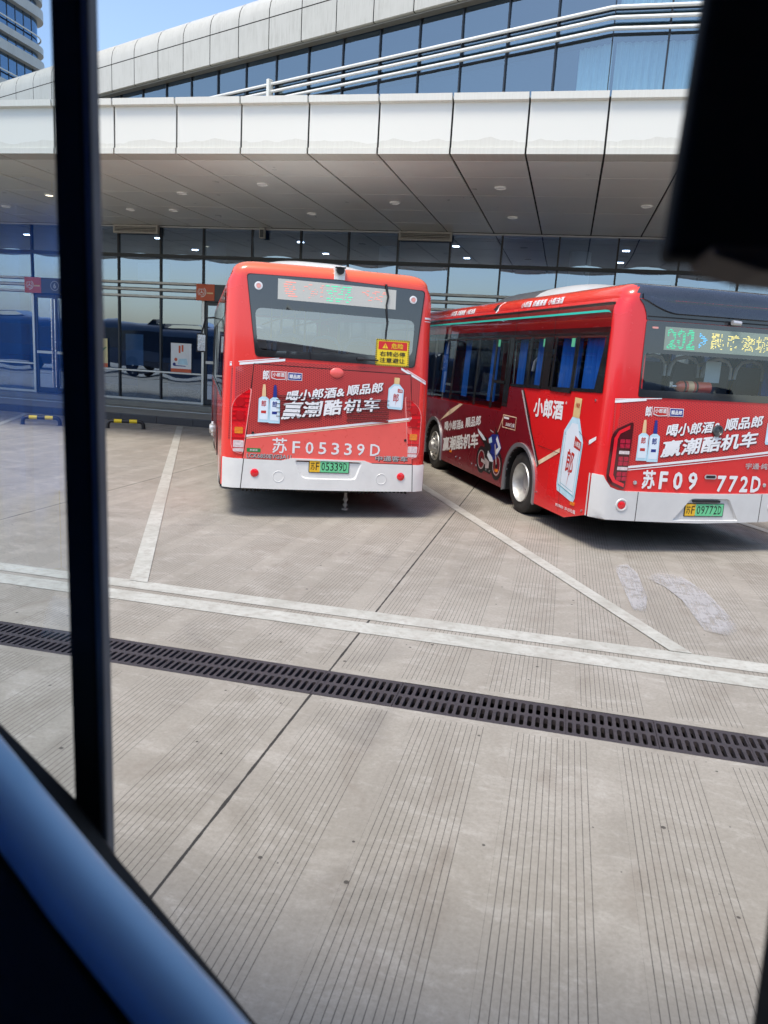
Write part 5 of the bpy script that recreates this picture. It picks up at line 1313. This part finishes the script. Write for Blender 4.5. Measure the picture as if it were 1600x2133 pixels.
# top rail lettering and small things on the side
b = MB(); mt = lambda y, z, o=0: Vector(B2['side'](y, min(z, 2.758), o)) if z < 2.759 else None
def roofside(y, z, o=0):
    # curved edge above zt: follow the elliptical roof profile
    zt_, dz_, di_ = 2.76, .20, .22
    if z <= zt_: return sl(y, z, o)
    sn = min(1, (z - zt_) / (dz_ * .86)); a = math.asin(sn); ins = di_ * (1 - math.cos(a)); h = hw2(zt_) - ins
    return Vector((-(h + o * math.cos(a)), y, z + o * math.sin(a)))
text(b, roofside, '小郎酒  浓酱兼香  小瓶白酒', [(2.92, 2.770), (2.92, 2.855), (1.62, 2.770), (1.62, 2.855)], .006, .03); text(b, roofside, '小郎酒  浓酱兼香  小瓶白酒', [(6.12, 2.770), (6.12, 2.855), (4.86, 2.770), (4.86, 2.855)], .006, .03)
sheet(b, roofside, [(3.80, 2.74), (3.86, 2.74), (3.78, 2.90), (3.74, 2.90)], .005, (), .05); build_split(b, 'lettering', M['white'], r2, .03)
b = MB(); sheet(b, roofside, [(4.0, 2.80), (3.86, 2.76), (3.78, 2.74), (3.84, 2.86), (3.92, 2.92)], .004, (), .05); b.build('dark_print', M['seam'], r2)
b = MB()
for k in range(6): plate(b, m, [(1.075 + .042 * k, .42), (1.085 + .042 * k, .42), (1.085 + .042 * k, .87), (1.075 + .042 * k, .87)], .001, .007)
b.build('pressed_rib', M['red2'], r2)
b = MB()
for y, z in ((3.03, .455), (.59, .445), (5.2, .455)): plate(b, m, rrect(y - .05, y + .05, z - .02, z + .02, .006), .003, .012)
build_split(b, 'side_marker', M['amber'], r2)
b = MB()
for L in ([(.65, 1.235), (1.05, 1.27)], ): pass
strip(b, m, .30, 1.150, .62, 1.285, .006, .0085, 2); strip(b, m, 1.05, .97, 1.68, .99, .006, .0085, 2); strip(b, m, 2.8, .66, 5.6, .70, .004, .0085, 4); strip(b, m, .95, .30, .956, .30, 1.0, .0085, 1) if False else None
for y in (.94, 4.0, 4.9): b.add([m(y, .28, .0086), m(y + .005, .28, .0086), m(y + .005, 1.25, .0086), m(y, 1.25, .0086)], [(0, 1, 2, 3)])
build_split(b, 'panel_seam', M['seam'], r2)
b = MB()
for y in (4.9, 4.7, 4.1, 3.9, 3.45, 3.3): plate(b, m, circ(y, .40, .016, 10), .003, .009)
for y, z in ((1.6, .40), (.36, .41), (.345, 1.66)): plate(b, m, circ(y, z, .014, 10), .003, .009)
build_split(b, 'panel_bolt', M['steel'], r2)
# roof equipment
b = MB(); rg = []
for t in [k / 16 for k in range(17)]:
    y = 1.3 + 4.2 * t; e = math.sin(math.pi * min(.5, t * 1.6)) if t < .5 else math.sin(math.pi * min(.5, (1 - t) * 2.0)); e = max(.02, e)
    rg.append([Vector((x * (.72 + .16 * e), y, 2.93 + .20 * e * (1 - abs(x) ** 4))) for x in [-1 + 2 * k / 16 for k in range(17)]])
b.loft(rg[:8], 0, closed=False); b.build('roof_pod', M['silver'], r2, ang=50)
b = MB(); b.loft(rg[7:], 0, closed=False); b.build('roof_pod', M['glasspod'], r2, ang=50)
for s in (-1, 1):
    b = MB(); T = Matrix.Translation((s * 1.52, 8.75, 2.05)); b.box(-.10, .10, -.05, .05, -.20, .20, 0, T); b.tube([(s * 1.24, 8.8, 2.6), (s * 1.44, 8.82, 2.58), (s * 1.52, 8.77, 2.24)], .02, 8); b.build('side_mirror', M['black'], r2, bevel=.03)
fr1 = MB(); sheet(fr1, lambda x, z, o=0: Vector((x, 8.9 - .10 * (abs(x) / 1.2) ** 2 + .01, z)), rrect(-1.08, 1.08, 1.1, 2.66, .14), 0, (), .3); fr1.build('windscreen', M['sideglass'], r2)
# extinguisher on the rear shelf, and a paper notice inside
b = MB(); b.box(-1.1, 1.1, .20, .52, 1.745, 1.765); b.build('rear_shelf', M['seatback'], r2)
def W2(p): return Matrix.Translation((1.585, 9.164, 0)) @ Matrix.Rotation(BUSROT, 4, 'Z') @ Vector(p)
ex = thing('fire_extinguisher', 'orange red fire extinguisher lying behind the rear glass of the right bus', 'fire extinguisher', W2((-.12, .24, 1.86)), BUSROT)
b = MB(); b.lathe([(-.22, .001), (-.215, .03), (-.19, .055), (-.16, .067), (.16, .067), (.20, .067), (.205, .001)], 24); b.build('cylinder', M['extinguisher'], ex)
b = MB(); b.lathe([(-.27, .001), (-.27, .018), (-.215, .022)], 12); b.box(-.30, -.26, -.01, .01, -.01, .05); b.build('valve', M['steel'], ex)
b = MB()
for x in (-.13, .02): b.lathe([(x - .012, .069), (x + .012, .069)], 24)
b.build('strap', M['black'], ex)
b = MB(); b.lathe([(-.09, .0682), (-.02, .0682)], 24); b.build('paper_label', M['cream'], ex)
nb = thing('paper_notice', 'pale paper sheet hanging behind the rear glass of the right bus', 'notice', W2((.24, .42, 1.92)), BUSROT)
b = MB(); b.box(-.10, .10, 0, .004, 0, .24); b.build('sheet', M['boardw'], nb)
# ------------------------------------------------------------------ the bus the view is taken from
own = thing('viewing_bus', 'dark bus cab around the viewpoint with black window post, visor and blue grab rail', 'bus', (0, 0, 0))
M['cabblack'] = mat('cab_black', (.014, .013, .013, 1), .75, var=.4, vs=14)
M['cabgrey'] = mat('cab_lit_grey', (.16, .165, .19, 1), .6, var=.2, vs=10)
M['railblue'] = mat('rail_blue', (.42, .70, .98, 1), .40, coat=.2, var=.05)
M['cabbrown'] = mat('brown_trim', (.10, .062, .045, 1), .6, var=.1)
M['sealgrey'] = mat('glass_seal', (.20, .22, .22, 1), .5)
M['ownred'] = mat('own_body', (.30, .30, .32, 1), .35, coat=.5)
def V(p): return Vector(p)
FW, RT, UP = Vector(F_), Vector(R_), Vector(U_)
# post: box swept between two points, faces turned with the window plane
t0, t1 = V((-.5471, .80, 2.4163)), V((-.5377, .80, 1.2526))
ax = (t1 - t0).normalized(); px = (Vector((1, .12, 0)) - ax * ax.dot(Vector((1, .12, 0)))).normalized(); py = ax.cross(px).normalized()
def bar(mb, a, b_, px, py, w0, w1, d0, d1):
    P = [p + px * w + py * d for p in (a, b_) for w in (w0, w1) for d in (d0, d1)]
    mb.add(P, [(0, 1, 3, 2), (4, 6, 7, 5), (0, 4, 5, 1), (2, 3, 7, 6), (0, 2, 6, 4), (1, 5, 7, 3)])
b = MB(); bar(b, t0 - ax * .12, t1 + ax * .1, px, py, -.0210, .0122, -.012, .012); b.build('window_post', M['cabblack'], own, bevel=.003)
b = MB(); bar(b, t0 - ax * .12, t1 + ax * .1, px, py, .0122, .0222, -.010, .016 if py.y > 0 else .012); b.build('post_lit_side', M['cabgrey'], own, bevel=.003)  # right side of the post, outside light put into a lighter grey
s0, s1 = V((-.5757, .81, 2.4227)), V((-.5669, .81, 1.3826))
b = MB(); bar(b, s0 - (s1 - s0).normalized() * .1, s1 + (s1 - s0).normalized() * .05, px, py, -.002, .0015, -.003, .003); b.build('glass_edge', M['sealgrey'], own)
# quarter pane left of the post; blue reflection put into its tint
M['quarter'] = glass('quarter_glass', (.90, .96, 1, 1), .095, .6)
pl0, pl1 = s0 - (s1 - s0).normalized() * .1, s1 + (s1 - s0).normalized() * .3
lx = Vector((-1, -.12, 0)).normalized()
b = MB(); b.add([pl0, pl0 + lx * .9, pl1 + lx * .9, pl1], [(0, 1, 2, 3)]); b.build('quarter_pane', M['quarter'], own)
# lower panel with slanted edge
pan = [V(p) for p in [(-.8409, .79, 1.6642), (-.6677, .79, 1.5118), (-.5545, .79, 1.4214), (-.5004, .79, 1.3539), (-.4427, .79, 1.2974), (-.3006, .79, 1.1542), (-.1255, .79, .975)]]
low = [Vector((p.x - .0, p.y - .02, .62)) for p in pan]
b = MB(); d = Vector((0, .05, 0))
n = len(pan); b.loft([pan, low, [p - d for p in low], [p - d - Vector((0, 0, .0)) for p in pan]], 0, closed=False, sm=False); b.loft([[p - d for p in pan], pan], 0, closed=False, sm=False)
b.build('door_panel', M['cabblack'], own, bevel=.006)
rl = [(-.6635, .6688, 1.6046), (-.5096, .5988, 1.5542), (-.3685, .5287, 1.5174), (-.2335, .4682, 1.4829), (-.154, .4296, 1.4631)]
b = MB(); b.tube(rl, [.0305, .030, .0298, .0295, .029], 28); b.build('grab_rail', M['railblue'], own, ang=60)
b = MB(); q = [V(p) - UP * .05 - RT * .02 for p in rl]; b.loft([[p for p in q], [p - Vector((.10, .04, .45)) for p in q], [p - Vector((.10, -.02, .45)) for p in q], [p + Vector((0, .05, -.01)) for p in q]], 0, closed=True); b.build('dashboard', M['cabblack'], own, ang=60)
# visor box top right
def slab(mb, quad, depth):
    P = [V(p) for p in quad]; n = (P[1] - P[0]).cross(P[2] - P[1]).normalized()
    if n.dot(FW) > 0: n = -n
    N = len(P); Q = P + [p + n * depth for p in P]; mb.add(Q, [tuple(range(N)), tuple(range(2 * N - 1, N - 1, -1))] + [(i, (i + 1) % N, (i + 1) % N + N, i + N) for i in range(N)])
b = MB(); slab(b, [(.0596, .5928, 2.2749), (.1884, .6232, 2.2826), (.2091, .5863, 2.0745), (.0480, .5490, 2.0670)], .02); b.build('visor_box', M['cabblack'], own, bevel=.006)
b = MB(); slab(b, [(.0671, .5525, 2.0700), (.1489, .5716, 2.0724), (.1505, .5687, 2.0546), (.0985, .5577, 2.0566), (.070, .553, 2.064)], .04); b.build('visor_trim', M['cabbrown'], own, bevel=.003)
b = MB(); slab(b, [(.1935, .5985, 1.655), (.2402, .6129, 1.6704), (.2628, .5727, 1.4511), (.1860, .5545, 1.4461)], .05); b.build('right_frame', M['cabblack'], own, bevel=.005)
# body shell: roof, far side, floor; open towards the yard
b = MB(); b.box(-4.2, 5.0, -1.65, .95, 3.0, 3.06); b.build('roof', M['ownred'], own, bevel=.02)
b = MB(); b.box(-4.2, 5.0, -1.60, .90, .70, .75); b.build('floor', M['cabblack'], own)
b = MB(); b.box(-4.2, 5.0, -1.65, -1.60, .40, 1.35); b.box(-4.2, 5.0, -1.65, -1.60, 2.55, 3.0); b.box(-1.2, 5.0, -1.648, -1.602, 1.351, 2.549); b.box(-4.2, -4.15, -1.6, .9, .4, 3.0); b.box(4.95, 5.0, -1.6, .9, .4, 3.0); b.build('far_wall_light_block', M['cabblack'], own)  # unseen; windows right of the curtain filled in to block light from behind
b = MB()
for x0, x1 in ((-4.15, -1.45), (.85, 4.95)): b.box(x0, x1, .90, .95, .40, 1.35); b.box(x0, x1, .90, .95, 2.62, 3.0); 
for x in (-4.1, -3.0, -2.0, 1.4, 2.6, 3.8, 4.85): b.box(x, x + .08, .90, .95, 1.35, 2.62)
b.box(-1.45, .85, .90, .95, 2.86, 3.0); b.box(-1.45, .85, .90, .95, .40, .62)
b.build('near_wall', M['ownred'], own)
b = MB()
for x in (-3.2, 3.6):
    for y in (.80, -1.5): b.lathe([(-.12, .2), (-.12, .38), (-.10, .40), (.10, .40), (.12, .38), (.12, .2)], 28, 0, Matrix.Translation((x, y, .40)) @ Matrix.Rotation(rad(90), 4, 'Z'))
b.build('wheel', M['rubber'], own)

# unseen blue curtain added so the quarter pane mirrors blue, lit from behind
g_ = NG('added_curtain'); tr = g_.n('ShaderNodeBsdfTranslucent'); tr.inputs[0].default_value = (.02, .20, .85, 1); df = g_.n('ShaderNodeBsdfDiffuse'); df.inputs[0].default_value = (.02, .16, .70, 1)
mx = g_.n('ShaderNodeMixShader'); mx.inputs[0].default_value = .35; g_.l(tr.outputs[0], mx.inputs[1]); g_.l(df.outputs[0], mx.inputs[2]); g_.l(mx.outputs[0], g_.o.inputs[0]); M['backlit'] = g_.m
b = MB(); vs = []; n = 150
for i in range(n + 1):
    x = -4.1 + 2.9 * i / n; y = -1.56 + .03 * math.sin(i * .9) + .012 * math.sin(i * .37); vs += [(x, y, 1.0), (x, y, 2.62)]
b.add(vs, [(2 * i, 2 * i + 2, 2 * i + 3, 2 * i + 1) for i in range(n)], 0, True); b.build('curtain', M['backlit'], own)
